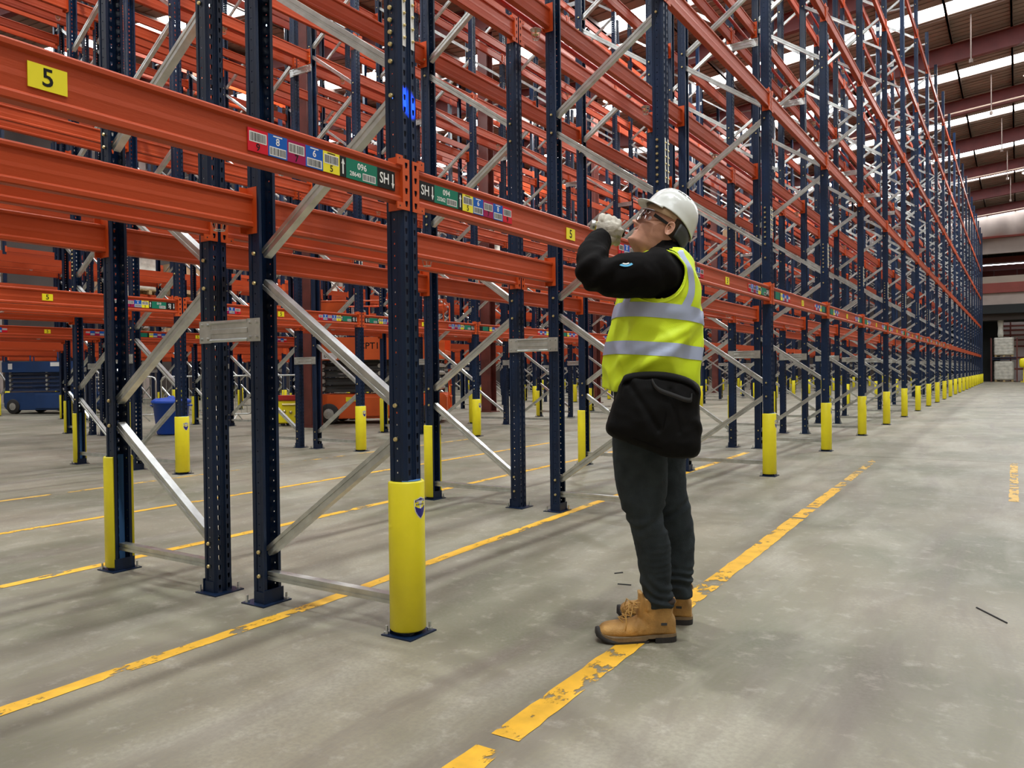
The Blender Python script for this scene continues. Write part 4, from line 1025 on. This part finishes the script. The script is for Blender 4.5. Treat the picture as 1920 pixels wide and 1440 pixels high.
# ---- hard hat
HC = at(1253, 409, 0); T2 = R_(34); F2_ = Vector((math.cos(T2), 0, math.sin(T2))); U2_ = Vector((-math.sin(T2), 0, math.cos(T2)))
def helmet():
    e = MB(); e.smooth = True; n = 96; rr = []
    def shell(th, t, off=0.):
        """t 0 rim .. 1 crown"""
        ct, st = math.cos(th), math.sin(th); af, ab, b = .109, .126, .106
        k = math.cos(t*PI/2)**.78; h = .116*math.sin(t*PI/2)**.95
        low = -.030*max(0, -ct)**1.5*(1-t)**2+.004*max(0, ct)*(1-t)
        yy = st*b*k
        ridge = .0035*(1/(1+math.exp((abs(yy)-.020)/.0018)))*min(1, t*4)*min(1, (1-t)*14) - .0022*g(abs(yy)-.045, .004)*math.sin(PI*min(1, t*1.1))
        fl = .005*max(0, 1-t*9)
        return HC + F2_*(ct*(af if ct > 0 else ab)*k + ct*fl) + HL*(st*(b*k+fl)) + U2_*(low+h+ridge+off)
    ts = [0, .02, .05, .1, .17, .25, .34, .43, .52, .61, .70, .78, .86, .93, .98, 1.0]
    for t in ts: rr.append([shell(2*PI*k/n, t) for k in range(n)])
    loft(rr, e, False); me = e.mesh('hard_hat', HH); o = person_obj('hard_hat', me, worker, label='white hard hat'); s = o.modifiers.new('s', 'SOLIDIFY'); s.thickness = .003; s.offset = -1
    p = MB(); p.smooth = True; vs = []; m = 24
    for i in range(6):
        t = i/5
        for k in range(m+1):
            th = -R_(66)+R_(132)*k/m; ext = .034*t*math.cos(th*90/66.5)**.7
            b = shell(th, .0); d = (F2_*math.cos(th*.5)+HL*math.sin(th*.5)); vs.append(b+d*ext-U2_*(.010*t*t))
    p.add(vs, [(i*(m+1)+k, i*(m+1)+k+1, (i+1)*(m+1)+k+1, (i+1)*(m+1)+k) for i in range(5) for k in range(m)])
    po = p.obj('peak', HH, o); s = po.modifiers.new('s', 'SOLIDIFY'); s.thickness = .003
    for sx in (-1, 1):
        for q in range(3):
            v = MB(); v.cbox((0, 0, 0), (.030, .003, .0025)); c = shell(PI/2*sx+.10*(q-1)*3, .62, .0005); c2 = shell(PI/2*sx+.10*(q-1)*3+.06, .62, .0005); d = (c2-c).normalized(); nn = (c-HC).normalized(); w_ = nn.cross(d).normalized()
            v.v = [tuple(c+d*a_[0]*.6+w_*a_[1]+nn*a_[2]) for a_ in v.v]; v.obj('vent_slot', HS, o)
    # harness
    h_ = MB(); h_.smooth = True; rr = []
    for z, off in ((.085, .012), (.100, .010), (.118, .008), (.140, .008)):
        i = min(range(len(hq)), key=lambda k: abs(hq[k][0]-z)); q = hq[i]; a0 = R_(112)
        rr.append([head_pt(a0+(2*PI-2*a0)*k/30, *q[:4], off=off)-HU*(.035*math.sin(PI*k/30)**2) for k in range(31)])
    h_.add([v for r in rr for v in r], [(i*31+k, i*31+k+1, (i+1)*31+k+1, (i+1)*31+k) for i in range(3) for k in range(30)])
    ho = h_.obj('harness', HS, o, label='dark grey inner harness'); s = ho.modifiers.new('s', 'SOLIDIFY'); s.thickness = .005
    h_ = MB(); h_.smooth = True; rr = []
    for z in (.142, .152, .165):
        i = min(range(len(hq)), key=lambda k: abs(hq[k][0]-z)); q = hq[i]; rr.append([head_pt(-R_(100)+R_(200)*k/30, *q[:4], off=.007) for k in range(31)])
    h_.add([v for r in rr for v in r], [(i*31+k, i*31+k+1, (i+1)*31+k+1, (i+1)*31+k) for i in range(2) for k in range(30)])
    h_.obj('sweatband', SWB, o, label='tan sweatband')
helmet()
# ---- safety glasses
gm = bpy.data.materials.new('clear_lens'); gm.use_nodes = True; t_ = gm.node_tree; t_.nodes.remove(t_.nodes['Principled BSDF'])
tr = nd(t_, 'ShaderNodeBsdfTransparent'); tr.inputs[0].default_value = (.86, .84, .88, 1); gs = nd(t_, 'ShaderNodeBsdfGlossy'); gs.inputs[1].default_value = .05; fr_ = nd(t_, 'ShaderNodeFresnel'); fr_.inputs[0].default_value = 1.7
mx = nd(t_, 'ShaderNodeMixShader'); t_.links.new(fr_.outputs[0], mx.inputs[0]); t_.links.new(tr.outputs[0], mx.inputs[1]); t_.links.new(gs.outputs[0], mx.inputs[2]); t_.links.new(mx.outputs[0], t_.nodes['Material Output'].inputs[0])
ge = MB(); ge.smooth = True; vs = []
for i in range(7):
    z = .098+.038*i/6
    for k in range(31):
        th = -R_(66)+R_(132)*k/30; vs.append(hp(.020+.083*math.cos(th)**.8-.004*abs(i/6-.6), .086*math.sin(th), z-(.006 if i == 0 else 0)*math.cos(th*2.2)**2))
ge.add(vs, [(i*31+k, i*31+k+1, (i+1)*31+k+1, (i+1)*31+k) for i in range(6) for k in range(30)])
go = ge.obj('safety_glasses', gm, worker, label='clear wraparound safety glasses')
for s in (1, -1):
    a = MB(); a.box((-.074, -.002, -.004), (0, .002, .004)); a.v = [tuple(hp(v[0]*1.15+.055, s*(.0800+v[1]+.0), .124+v[2]*(1+.5*(v[0] > -.01))+v[0]*.12)) for v in a.v]; a.obj('temple_arm', M['black'], go, label='black temple arm')
a = MB(); a.smooth = True; a.tube([hp(.020+.084*math.cos(th)**.8, .087*math.sin(th), .137) for th in [-R_(66)+R_(132)*k/24 for k in range(25)]], .0022, 6); a.obj('brow_bar', mat('brow_grey', (.25, .22, .24), .3), go)
# ---- torch held in the fist, shining blue on the upright
torch = bpy.data.objects.new('torch', None); COL.objects.link(torch)
tw = PM @ tc; td = (PM.to_3x3() @ tax).normalized()
tgt = Vector((.045, .0, 2.21)); head_w = PM @ at(1112, 421, .05)
torch.matrix_world = Matrix.Translation(tw) @ td.to_track_quat('Z', 'Y').to_matrix().to_4x4()
tag(torch, 'small metal hand torch gripped in the raised glove', 'torch')
mb = MB(); mb.smooth = True; mb.lathe([(0, -.070), (.011, -.070), (.0135, -.066), (.0135, .030), (.0185, .040)], n=20); mb.obj('barrel', M['black'], torch, label='black barrel')
mb = MB(); mb.smooth = True; mb.lathe([(.0185, .040), (.0205, .043), (.0205, .050), (.0185, .053)], n=20); mb.obj('grip_ring', M['lyellow'], torch, label='yellow ring')
mb = MB(); mb.smooth = True; mb.lathe([(.0185, .053), (.0200, .056), (.0200, .072), (.0180, .074), (.0175, .068), (0, .066)], n=20); mb.obj('bezel', M['galv'], torch, label='silver bezel')
ld = bpy.data.lights.new('torch_beam', 'SPOT'); ld.energy = 2500; ld.color = (.04, .18, 1); ld.spot_size = R_(6.0); ld.spot_blend = .25; ld.shadow_soft_size = .012
lo = bpy.data.objects.new('torch_beam', ld); COL.objects.link(lo); lo.location = PM @ at(1106, 419, .05); lo.location += (tgt-lo.location).normalized()*.045; lo.rotation_euler = (tgt-lo.location).to_track_quat('-Z', 'Y').to_euler()

# ---- shoulder bag on the near hip
def bag():
    o2 = [(1174, 706), (1205, 701), (1242, 701), (1275, 707), (1297, 716), (1311, 732), (1308, 766), (1311, 805), (1312, 842), (1303, 856), (1285, 859), (1253, 855), (1228, 846), (1206, 838), (1178, 828), (1152, 818), (1139, 805), (1144, 783), (1151, 758), (1159, 734), (1166, 716)]
    pts = spline([(*p,) for p in o2+[o2[0]]], 4)[:-1]; n = len(pts)
    def P(p, s, w): cx, cy__ = 1230, 782; return at(cx+(p[0]-cx)*s, cy__+(p[1]-cy__)*s, w)
    mb = MB(); rings = []
    for s, w in ((.80, .165), (.95, .170), (.99, .185), (1.0, .215), (1.0, .250), (.985, .272), (.95, .285), (.85, .298), (.65, .308), (.35, .314), (.08, .316)): rings.append([P(p, s, w) for p in pts])
    loft(rings, mb)
    def d(c, nn):
        k = .006*fold(c, 6, (1, 1, .7), 4)+.0025*fold(c, 18)
        if nn.y > .3:
            for (x0, z0, x1, z1, a, wd_) in ((.155, 1.06, .040, .87, -.010, .012), (.13, 1.05, .08, .86, .007, .02), (-.01, 1.02, -.04, .86, -.007, .008), (-.16, .83, -.10, .90, .008, .014)):
                L = math.hypot(x1-x0, z1-z0); t = ((c.x-x0)*(x1-x0)+(c.z-z0)*(z1-z0))/L/L; t = max(0, min(1, t)); dd = math.hypot(c.x-x0-t*(x1-x0), c.z-z0-t*(z1-z0)); k += a*math.exp(-(dd/wd_)**2)
        return k
    root = bpy.data.objects.new('shoulder_bag', None); COL.objects.link(root); root.matrix_world = PM.copy(); tag(root, 'black fabric bag slung at the worker\'s hip below the vest', 'bag')
    link('bag_body', remesh(mb, 'bag_body', BG, .0065, 2, d), root)
    a = MB(); a.smooth = True; top = [o2[i] for i in (20, 0, 1, 2, 3, 4, 5)]; q = spline(top, 5)
    vs = []
    for p in q:
        for (dy, w) in ((-3, .19), (-4, .25), (-2, .297), (4, .305), (9, .303)): vs.append(at(p[0], p[1]+dy, w))
    a.add(vs, [(i*5+j, i*5+j+1, (i+1)*5+j+1, (i+1)*5+j) for i in range(len(q)-1) for j in range(4)]); so = a.obj('waist_band', BG, root); s = so.modifiers.new('s', 'SOLIDIFY'); s.thickness = .006
    # webbing loops and carry handle
    a = MB(); a.smooth = True; hq_ = spline([(1222, 714, .313), (1228, 724, .322), (1240, 733, .326), (1262, 741, .326), (1284, 749, .322), (1296, 750, .313), (1298, 742, .306)], 5)
    vs = []
    for p in hq_:
        for dy in (-4.5, 4.5): vs.append(at(p[0], p[1]+dy, p[2]))
    a.add(vs, [(2*i, 2*i+1, 2*i+3, 2*i+2) for i in range(len(hq_)-1)]); so = a.obj('carry_handle', mat('webbing_black', (.018, .018, .019), .8, 0, .4, 600), root); s = so.modifiers.new('s', 'SOLIDIFY'); s.thickness = .004
    a = MB(); a.smooth = True; sm_ = spline([(1252, 752, .318), (1249, 775, .320), (1244, 800, .318), (1240, 822, .308)], 6); a.tube([at(*p) for p in sm_], .0022, 5); a.obj('seam', JK, root)
    a = MB(); a.smooth = True; sm_ = spline([(1144, 806, .27), (1175, 816, .296), (1210, 830, .304), (1250, 843, .302), (1290, 850, .29)], 6); a.tube([at(*p) for p in sm_], .0030, 5); a.obj('piping', JK, root)
    # strap running up behind the shoulder
    a = MB(); a.smooth = True; vs = []
    for y, th in ((716, 160), (680, 172), (640, 180), (600, 190), (560, 200)):
        for dt in (-.09, .09): vs.append(vest_pt(R_(th)+dt, y, .012))
    a.add(vs, [(2*i, 2*i+1, 2*i+3, 2*i+2) for i in range(4)]); so = a.obj('strap', JK, root); s = so.modifiers.new('s', 'SOLIDIFY'); s.thickness = .003
bag()
# ================================================================ MACHINES AND OTHER THINGS
def rect_frame(mb, x0, x1, y, z0, z1, r): mb.tube([(x0, y, z0), (x0, y, z1), (x1, y, z1), (x1, y, z0), (x0, y, z0)], r, 6)
def wheel(parent, x, y, r, w, mt, hub):
    mb = MB(); mb.smooth = True; mb.lathe([(0, -w/2), (r*.55, -w/2), (r*.62, -w/2+.01), (r*.92, -w/2), (r, -w/2+.02), (r, w/2-.02), (r*.92, w/2), (r*.62, w/2-.01), (r*.55, w/2), (0, w/2)], (0, 0, 0), 28, 'y')
    o = mb.obj('wheel', mt, parent); o.location = (x, y, r)
    h_ = MB(); h_.lathe([(0, -w/2-.012), (r*.2, -w/2-.012), (r*.5, -w/2-.002)], (0, 0, 0), 16, 'y'); h_.lathe([(r*.5, w/2+.002), (r*.2, w/2+.012), (0, w/2+.012)], (0, 0, 0), 16, 'y'); h_.obj('hub', hub, o)
def scissor_lift(loc, rz, L, W, main, dark, label, sign=None, deckh=1.45, ph=None):
    e = empty('scissor_lift', loc, rz, label=label, cat='scissor lift')
    c = MB(); c.prism([(-L/2, .22), (-L/2+.10, .12), (L/2-.10, .12), (L/2, .22), (L/2, .60), (L/2-.06, .66), (-L/2+.06, .66), (-L/2, .60)], (0, -W/2+.06, 0), (1, 0, 0), (0, 0, 1), (0, 1, 0), W-.12)
    o = fixn(c.mesh('chassis', main)); bevel(o, .012, 2); link('chassis', o, e)
    for sy in (-1, 1):
        c = MB(); y0 = sy*(W/2-.05)
        c.box((-L*.12, min(y0, y0+sy*.03), .17), (L*.30, max(y0, y0+sy*.03), .60)); link('battery_door', bevel(c.mesh('battery_door', main), .01), e)
        for sx in (-1, 1): wheel(e, sx*(L/2-.34), sy*(W/2-.10), .23, .15, RU, M['galvd'])
    # folded scissor stack
    nst = 5; h0 = .70; dh = (deckh-.78)/nst
    for k in range(nst):
        z = h0+dh*k
        for sy in (-1, 1):
            c = MB(); y = sy*(W/2-.16); c.box((-L/2+.16, y-.025, z+.006), (L/2-.16, y+.025, z+dh*.46)); c.box((-L/2+.16, y-.025-sy*.055, z+dh*.5), (L/2-.16, y+.025-sy*.055, z+dh*.96)); c.obj('scissor_arm', dark, e)
        c = MB(); 
        for x in (-L/2+.20, 0, L/2-.20): c.tube([(x, -W/2+.10, z+dh/2), (x, W/2-.10, z+dh/2)], dh*.30, 10)
        c.obj('pivot_pin', M['galvd'], e, kind='stuff')
    c = MB(); c.box((-L/2+.02, -W/2, deckh-.10), (L/2-.02, W/2, deckh)); link('platform_deck', bevel(c.mesh('platform_deck', main), .01), e)
    for sy in (-1, 1):
        c = MB(); c.box((-L/2+.02, sy*W/2-.012, ph[0] if ph else deckh-.16), (L/2-.02, sy*W/2+.012, ph[1] if ph else deckh+.16)); c.obj('side_panel', main, e)
        c = MB(); r = .02
        for x in [(-L/2+.04)+(L-.08)*i/3 for i in range(4)]: c.tube([(x, sy*(W/2-.02), deckh), (x, sy*(W/2-.02), deckh+1.1)], r, 6)
        for z in (.55, 1.1): c.tube([(-L/2+.04, sy*(W/2-.02), deckh+z), (L/2-.04, sy*(W/2-.02), deckh+z)], r, 6)
        c.obj('guard_rail', main, e)
    for sx in (-1, 1):
        c = MB()
        for z in (.55, 1.1): c.tube([(sx*(L/2-.04), -W/2+.02, deckh+z), (sx*(L/2-.04), W/2-.02, deckh+z)], .02, 6)
        c.obj('end_rail', main, e)
    c = MB(); c.box((-L/2+.10, -W/2+.02, deckh+.50), (-L/2+.75, -W/2+.06, deckh+1.08)); link('control_panel', bevel(c.mesh('control_panel', main), .01), e)
    c = MB()
    for k in range(4): c.box((L/2+.00, -.22, .30+.26*k), (L/2+.05, .22, .33+.26*k))
    for s in (-1, 1): c.box((L/2, s*.22-.012, .25), (L/2+.03, s*.22+.012, 1.2))
    c.obj('ladder', main, e)
    return e
OR = mat('lift_orange', (.72, .11, .015), .45, 0, 0, 1, .15, 2, coat=.2); DG = mat('lift_dark_grey', (.035, .038, .038), .55)
BLU = mat('lift_blue', (.008, .045, .16), .5, 0, 0, 1, .2, 2); BLD = mat('lift_blue_dark', (.008, .03, .10), .55)
e = scissor_lift((-10.05, 11.0, 0), R_(32), 2.95, 1.45, OR, DG, 'orange scissor lift parked behind the first racks beside the maroon column', deckh=1.62, ph=(1.42, 1.92))
t = MB(); t.box((-.50, -.742, 1.60), (.14, -.738, 1.84)); sg = t.obj('name_panel', OR, e)
q = link('lettering', text_mesh('CPT16', .20, M['black']), e, (-.16, -.7425, 1.72), (PI/2, 0, 0)); q['label'] = 'black stencilled letters'
t = MB(); t.box((-1.42, -.743, 1.44), (-.92, -.739, 1.58)); sg = t.obj('number_plate', M['white'], e); link('lettering', text_mesh('02', .12, M['black']), sg, (-1.15, -.745, 1.51), (PI/2, 0, 0))
t = MB(); t.lathe([(0, -.765), (.075, -.765)], (-.95, 0, 2.20), 20, 'y')
t = MB(); t.smooth = True; t.add([(-.90+.055*math.cos(a), -.712, 2.30+.055*math.sin(a)) for a in [2*PI*k/20 for k in range(20)]], [tuple(range(20))]); t.obj('round_logo', M['red'], e)
t = MB(); t.add([(-.985, -.711, 2.16), (-.875, -.711, 2.16), (-.86, -.711, 2.30), (-.93, -.711, 2.36), (-.97, -.711, 2.30)], [(0, 1, 2, 3, 4)]); t.obj('logo_ground', M['white'], e)
t = MB(); t.box((-.75, -.692, .50), (-.52, -.688, .60)); t.obj('warning_label', M['lyellow'], e)
e = scissor_lift((-23.1, 10.4, 0), R_(22), 3.0, 1.25, BLU, BLD, 'blue scissor lift parked at the left behind the rack rows', deckh=1.45)
t = MB(); t.box((.25, -.645, 1.46), (.85, -.640, 1.58)); t.obj('maker_plate', M['white'], e); t = MB(); t.box((-1.25, -.645, 1.38), (-1.10, -.640, 1.56)); t.obj('notice', M['white'], e)
# a second blue lift partly hidden
# blue lidded bin
e = empty('lidded_bin', (-11.35, 6.45, 0), 0, label='blue plastic bin with a lid on the floor behind the racks', cat='bin')
BB = mat('bin_blue', (.008, .07, .48), .45)
mb = MB(); mb.smooth = True; mb.lathe([(0, .01), (.25, .01), (.26, .03), (.325, .60), (.34, .605), (.34, .625), (.32, .625), (.25, .05), (0, .05)], n=32); mb.obj('bin_body', BB, e)
mb = MB(); mb.smooth = True; mb.lathe([(.348, .60), (.352, .64), (.33, .655), (.28, .685), (.10, .70), (.06, .71), (.05, .735), (0, .737)], n=32); mb.obj('lid', BB, e)
for s in (-1, 1): mb = MB(); mb.smooth = True; a = R_(30); mb.tube([(s*.335*math.cos(a)+0, s*.285*math.sin(a)-.07, .55), (s*.38*math.cos(a), s*.33*math.sin(a)-.05, .55), (s*.38*math.cos(a), s*.33*math.sin(a)+.05, .55), (s*.335*math.cos(a), s*.285*math.sin(a)+.07, .55)], .014, 7); mb.obj('handle', BB, e)
# crowd barriers
def barrier_make():
    mb = MB(); mb.smooth = True; L = 2.2; h = 1.1; r = .019
    mb.tube([(-L/2+.1, 0, .18), (-L/2+.03, 0, .20), (-L/2, 0, .28), (-L/2, 0, h-.1), (-L/2+.03, 0, h-.03), (-L/2+.1, 0, h), (L/2-.1, 0, h), (L/2-.03, 0, h-.03), (L/2, 0, h-.1), (L/2, 0, .28), (L/2-.03, 0, .20), (L/2-.1, 0, .18), (-L/2+.1, 0, .18)], r, 8)
    fr_ = mb.mesh('outer_tube', M['galv']); bar = MB(); bar.tube([(0, 0, .18), (0, 0, h)], .006, 5); bm__ = bar.mesh('bar', M['galv'])
    ft = MB(); ft.tube([(0, -.33, .01), (0, 0, .18), (0, .33, .01)], .014, 6); return fr_, bm__, ft.mesh('foot', M['galv'])
FB = barrier_make()
for i, (x, y, rz) in enumerate(((-14.3, 9.35, .55), (-12.35, 10.75, .62), (-16.35, 8.2, .5), (-14.6, 17.0, .6))):
    e = empty('crowd_barrier', (x, y, 0), rz, label='galvanised crowd barrier behind the rack uprights, %s of four' % ORD[i], cat='barrier', group='crowd barriers')
    link('outer_tube', FB[0], e)
    for k in range(15): link('bar', FB[1], e, (-.98+.14*k, 0, 0))
    for s in (-.75, .75): link('foot', FB[2], e, (s, 0, 0))
# yellow and red pedestrian charger unit
e = empty('floor_cleaner', (-11.15, 9.25, 0), R_(30), label='small red and yellow machine beside the maroon column', cat='machine')
mb = MB(); mb.box((-.28, -.22, .06), (.28, .22, .55)); link('yellow_body', bevel(mb.mesh('yellow_body', M['lyellow']), .02, 2), e)
mb = MB(); mb.box((-.30, -.24, .55), (.30, .24, .66)); link('red_top', bevel(mb.mesh('red_top', M['pipe']), .015, 2), e)
mb = MB(); mb.box((-.36, -.20, .03), (-.28, .20, .66)); link('red_side', bevel(mb.mesh('red_side', M['pipe']), .01), e)
mb = MB(); mb.tube([(-.16, -.235, .47), (.16, -.235, .47)], .022, 8); mb.obj('handle', M['bolt'], e)
for k, (x, z) in enumerate(((-.12, .32), (.02, .30), (.13, .22))): mb = MB(); mb.smooth = True; mb.lathe([(.0, -.245), (.035, -.24), (.035, -.22)], (x, 0, z), 12, 'y'); mb.obj('knob', M['bolt'], e)
for sx in (-.18, .18):
    for sy in (-.16, .16): mb = MB(); mb.lathe([(0, -.02), (.045, -.02), (.045, .02), (0, .02)], (sx, sy, .046), 12, 'y'); mb.obj('castor', M['dark'], e)

# wrapped pallets at the far end
WR = mat('shrink_wrap', (.62, .60, .52), .30, 0, .5, 14, .3, 5); WD = mat('pallet_wood', (.42, .30, .14), .8, 0, 0, 1, .3, 6)
def pallet_mesh():
    mb = MB()
    for k in range(5): mb.box((-.6, -.5+.215*k, .122), (.6, -.5+.215*k+.14, .144))
    for y in (-.5, -.05, .4): 
        for x in (-.6, -.07, .46): mb.box((x, y, .022), (x+.14, y+.10, .122))
        mb.box((-.6, y, 0), (.6, y+.10, .022))
    return mb.mesh('pallet', WD)
PALM = pallet_mesh()
def load_mesh(seed, w, d, hgt):
    rnd = random.Random(seed); mb = MB(); mb.smooth = True; n = 64; rr = []; nz = 22
    for j in range(nz+1):
        z = hgt*j/nz; lay = abs(math.sin(z/hgt*PI*6)); r_ = []
        for k in range(n):
            t = 2*PI*k/n; ex = 7; ct, st = math.cos(t), math.sin(t)
            x = math.copysign(abs(ct)**(2/ex), ct)*w/2; y = math.copysign(abs(st)**(2/ex), st)*d/2
            f = 1+.025*lay-.02+.020*mnoise.noise(Vector((x*4, y*4, z*9+seed))); f *= (1 if 0 < j < nz else .96)
            r_.append(Vector((x*f, y*f, z)))
        rr.append(r_)
    loft(rr, mb); return mb.mesh('wrapped_load', WR)
LM = [load_mesh(s, 1.3, 1.1, 1.42) for s in (1, 2, 3)]
def pallet_load(x, y, z, k, lab, sc=(1, 1, 1), rz=0):
    e = empty('wrapped_pallet', (x, y, z), rz, label=lab, cat='pallet load', group='wrapped pallets'); link('pallet', PALM, e)
    o = link('wrapped_load', LM[k % 3], e, (0, 0, .144)); o.scale = sc; return e
pallet_load(1.27, 67.2, 0, 0, 'lower cream shrink-wrapped pallet load at the far doorway')
# racking that holds the upper pallet
e = empty('pallet_stand', (1.27, 67.2, 0), 0, label='dark steel stand carrying the upper pallet at the far doorway', cat='rack')
for sx in (-.82, .82):
    for sy in (-.62, .62): mb = MB(); mb.box((sx-.04, sy-.04, 0), (sx+.04, sy+.04, 3.3)); mb.obj('post', M['column'], e)
for z in (1.66, 1.80): 
    for sy in (-.62, .62): mb = MB(); mb.box((-.86, sy-.03, z), (.86, sy+.03, z+.06)); mb.obj('rail', M['navy'], e)
pallet_load(1.27, 67.2, 1.86, 1, 'upper cream shrink-wrapped pallet load at the far doorway', (1, 1, .93))
e = pallet_load(2.9, 66.9, 0, 2, 'grey wrapped pallet load at the right edge of the far doorway', (.75, .9, .5))
mb = MB(); mb.smooth = True; rr = [ring(Vector((0, 0, z)), Vector((1, 0, 0)), HL, a, a, a*.8, 2.5, 24) for z, a in ((0, .16), (.2, .20), (.7, .17), (1.2, .21), (1.6, .18), (1.75, .1))]; loft(rr, mb)
mb.v = [(v[0]+1.05, v[1]+67.0, v[2]+3.36) for v in mb.v]; tag(mb.obj('wrap_bundle', WR), 'tall pale wrapped bundle standing on the upper pallet', 'bundle')
# person in the distance by the door
mb = MB(); mb.smooth = True; mb.lathe([(0, 0), (.22, .02), (.27, .15), (.27, .55), (.20, .66), (0, .70)], (2.5, 65.0, 1.05), 20); mb.smooth = False; mb.box((2.47, 64.97, .03), (2.53, 65.03, 1.1)); mb.box((2.3, 64.8, 0), (2.7, 65.2, .04))
tag(mb.obj('floor_sign', M['lyellow']), 'small yellow rounded sign on a post at the right edge of the far end', 'sign')

# cartons and wrapped loads stored on the farther racks at the left
CB = mat('carton', (.50, .33, .18), .8, 0, 0, 1, .15, 6)
cm = MB(); cm.mi = 0; cm.box((-.55, -.5, 0), (.55, .5, 1.1)); cm.mi = 1; cm.box((-.552, -.05, .0), (.552, .05, 1.102)); cm.mi = 2; cm.box((.551, .15, .3), (.553, .4, .5)); CM = cm.mesh('carton_stack', [CB, SWB, M['white']])
k = 0
for (b, n, dy, l) in ((4, 4, .5, 1), (4, 5, -.6, 1), (5, 5, .5, 1), (5, 5, -.7, 1), (5, 6, .3, 1), (5, 6, -.8, 0), (4, 7, .4, 1), (5, 8, .2, 1), (3, 9, -.4, 2), (4, 10, .5, 2), (5, 11, .4, 0), (2, 14, .4, 3), (3, 13, -.6, 3)):
    x = row_x(b, 0)-DEP/2; y = (n+.5)*BAY+dy; z = LEV[l]+h
    lab = '%s load standing on the %s rack row, level %s, %s bay' % ('brown carton' if k % 2 else 'pale wrapped', rown(b, 0), NUM[l+1], ORD[n-STARTS[b]])
    e = empty('stored_load', (x, y, z), 0, label=lab, cat='pallet load', group='loads stored on the far racks'); link('pallet', PALM, e)
    if k % 2: link('carton_stack', CM, e, (0, 0, .144))
    else: o = link('wrapped_load', LM[k % 3], e, (0, 0, .144)); o.scale = (.8, .9, .85)
    k += 1

# litter on the floor
for i, (x, y, rz, L, lab) in enumerate(((2.06, 1.50, -1.0, .22, 'dark wooden splinter lying on the bare floor at the right'), (.345, 1.336, .9, .05, 'small dark splinter on the floor left of the boots'), (.469, 1.14, .25, .07, 'thin dark strip on the floor left of the legs'))):
    mb = MB(); mb.prism([(-.0035, 0), (.0035, 0), (.002, .005), (-.002, .004)], (-L/2, 0, 0), (0, 1, 0), (0, 0, 1), (1, 0, 0), L); o = mb.obj('splinter', M['dark']); o.location = (x, y, .0005); o.rotation_euler = (0, 0, rz); tag(o, lab, 'splinter', 'bits of litter on the floor')
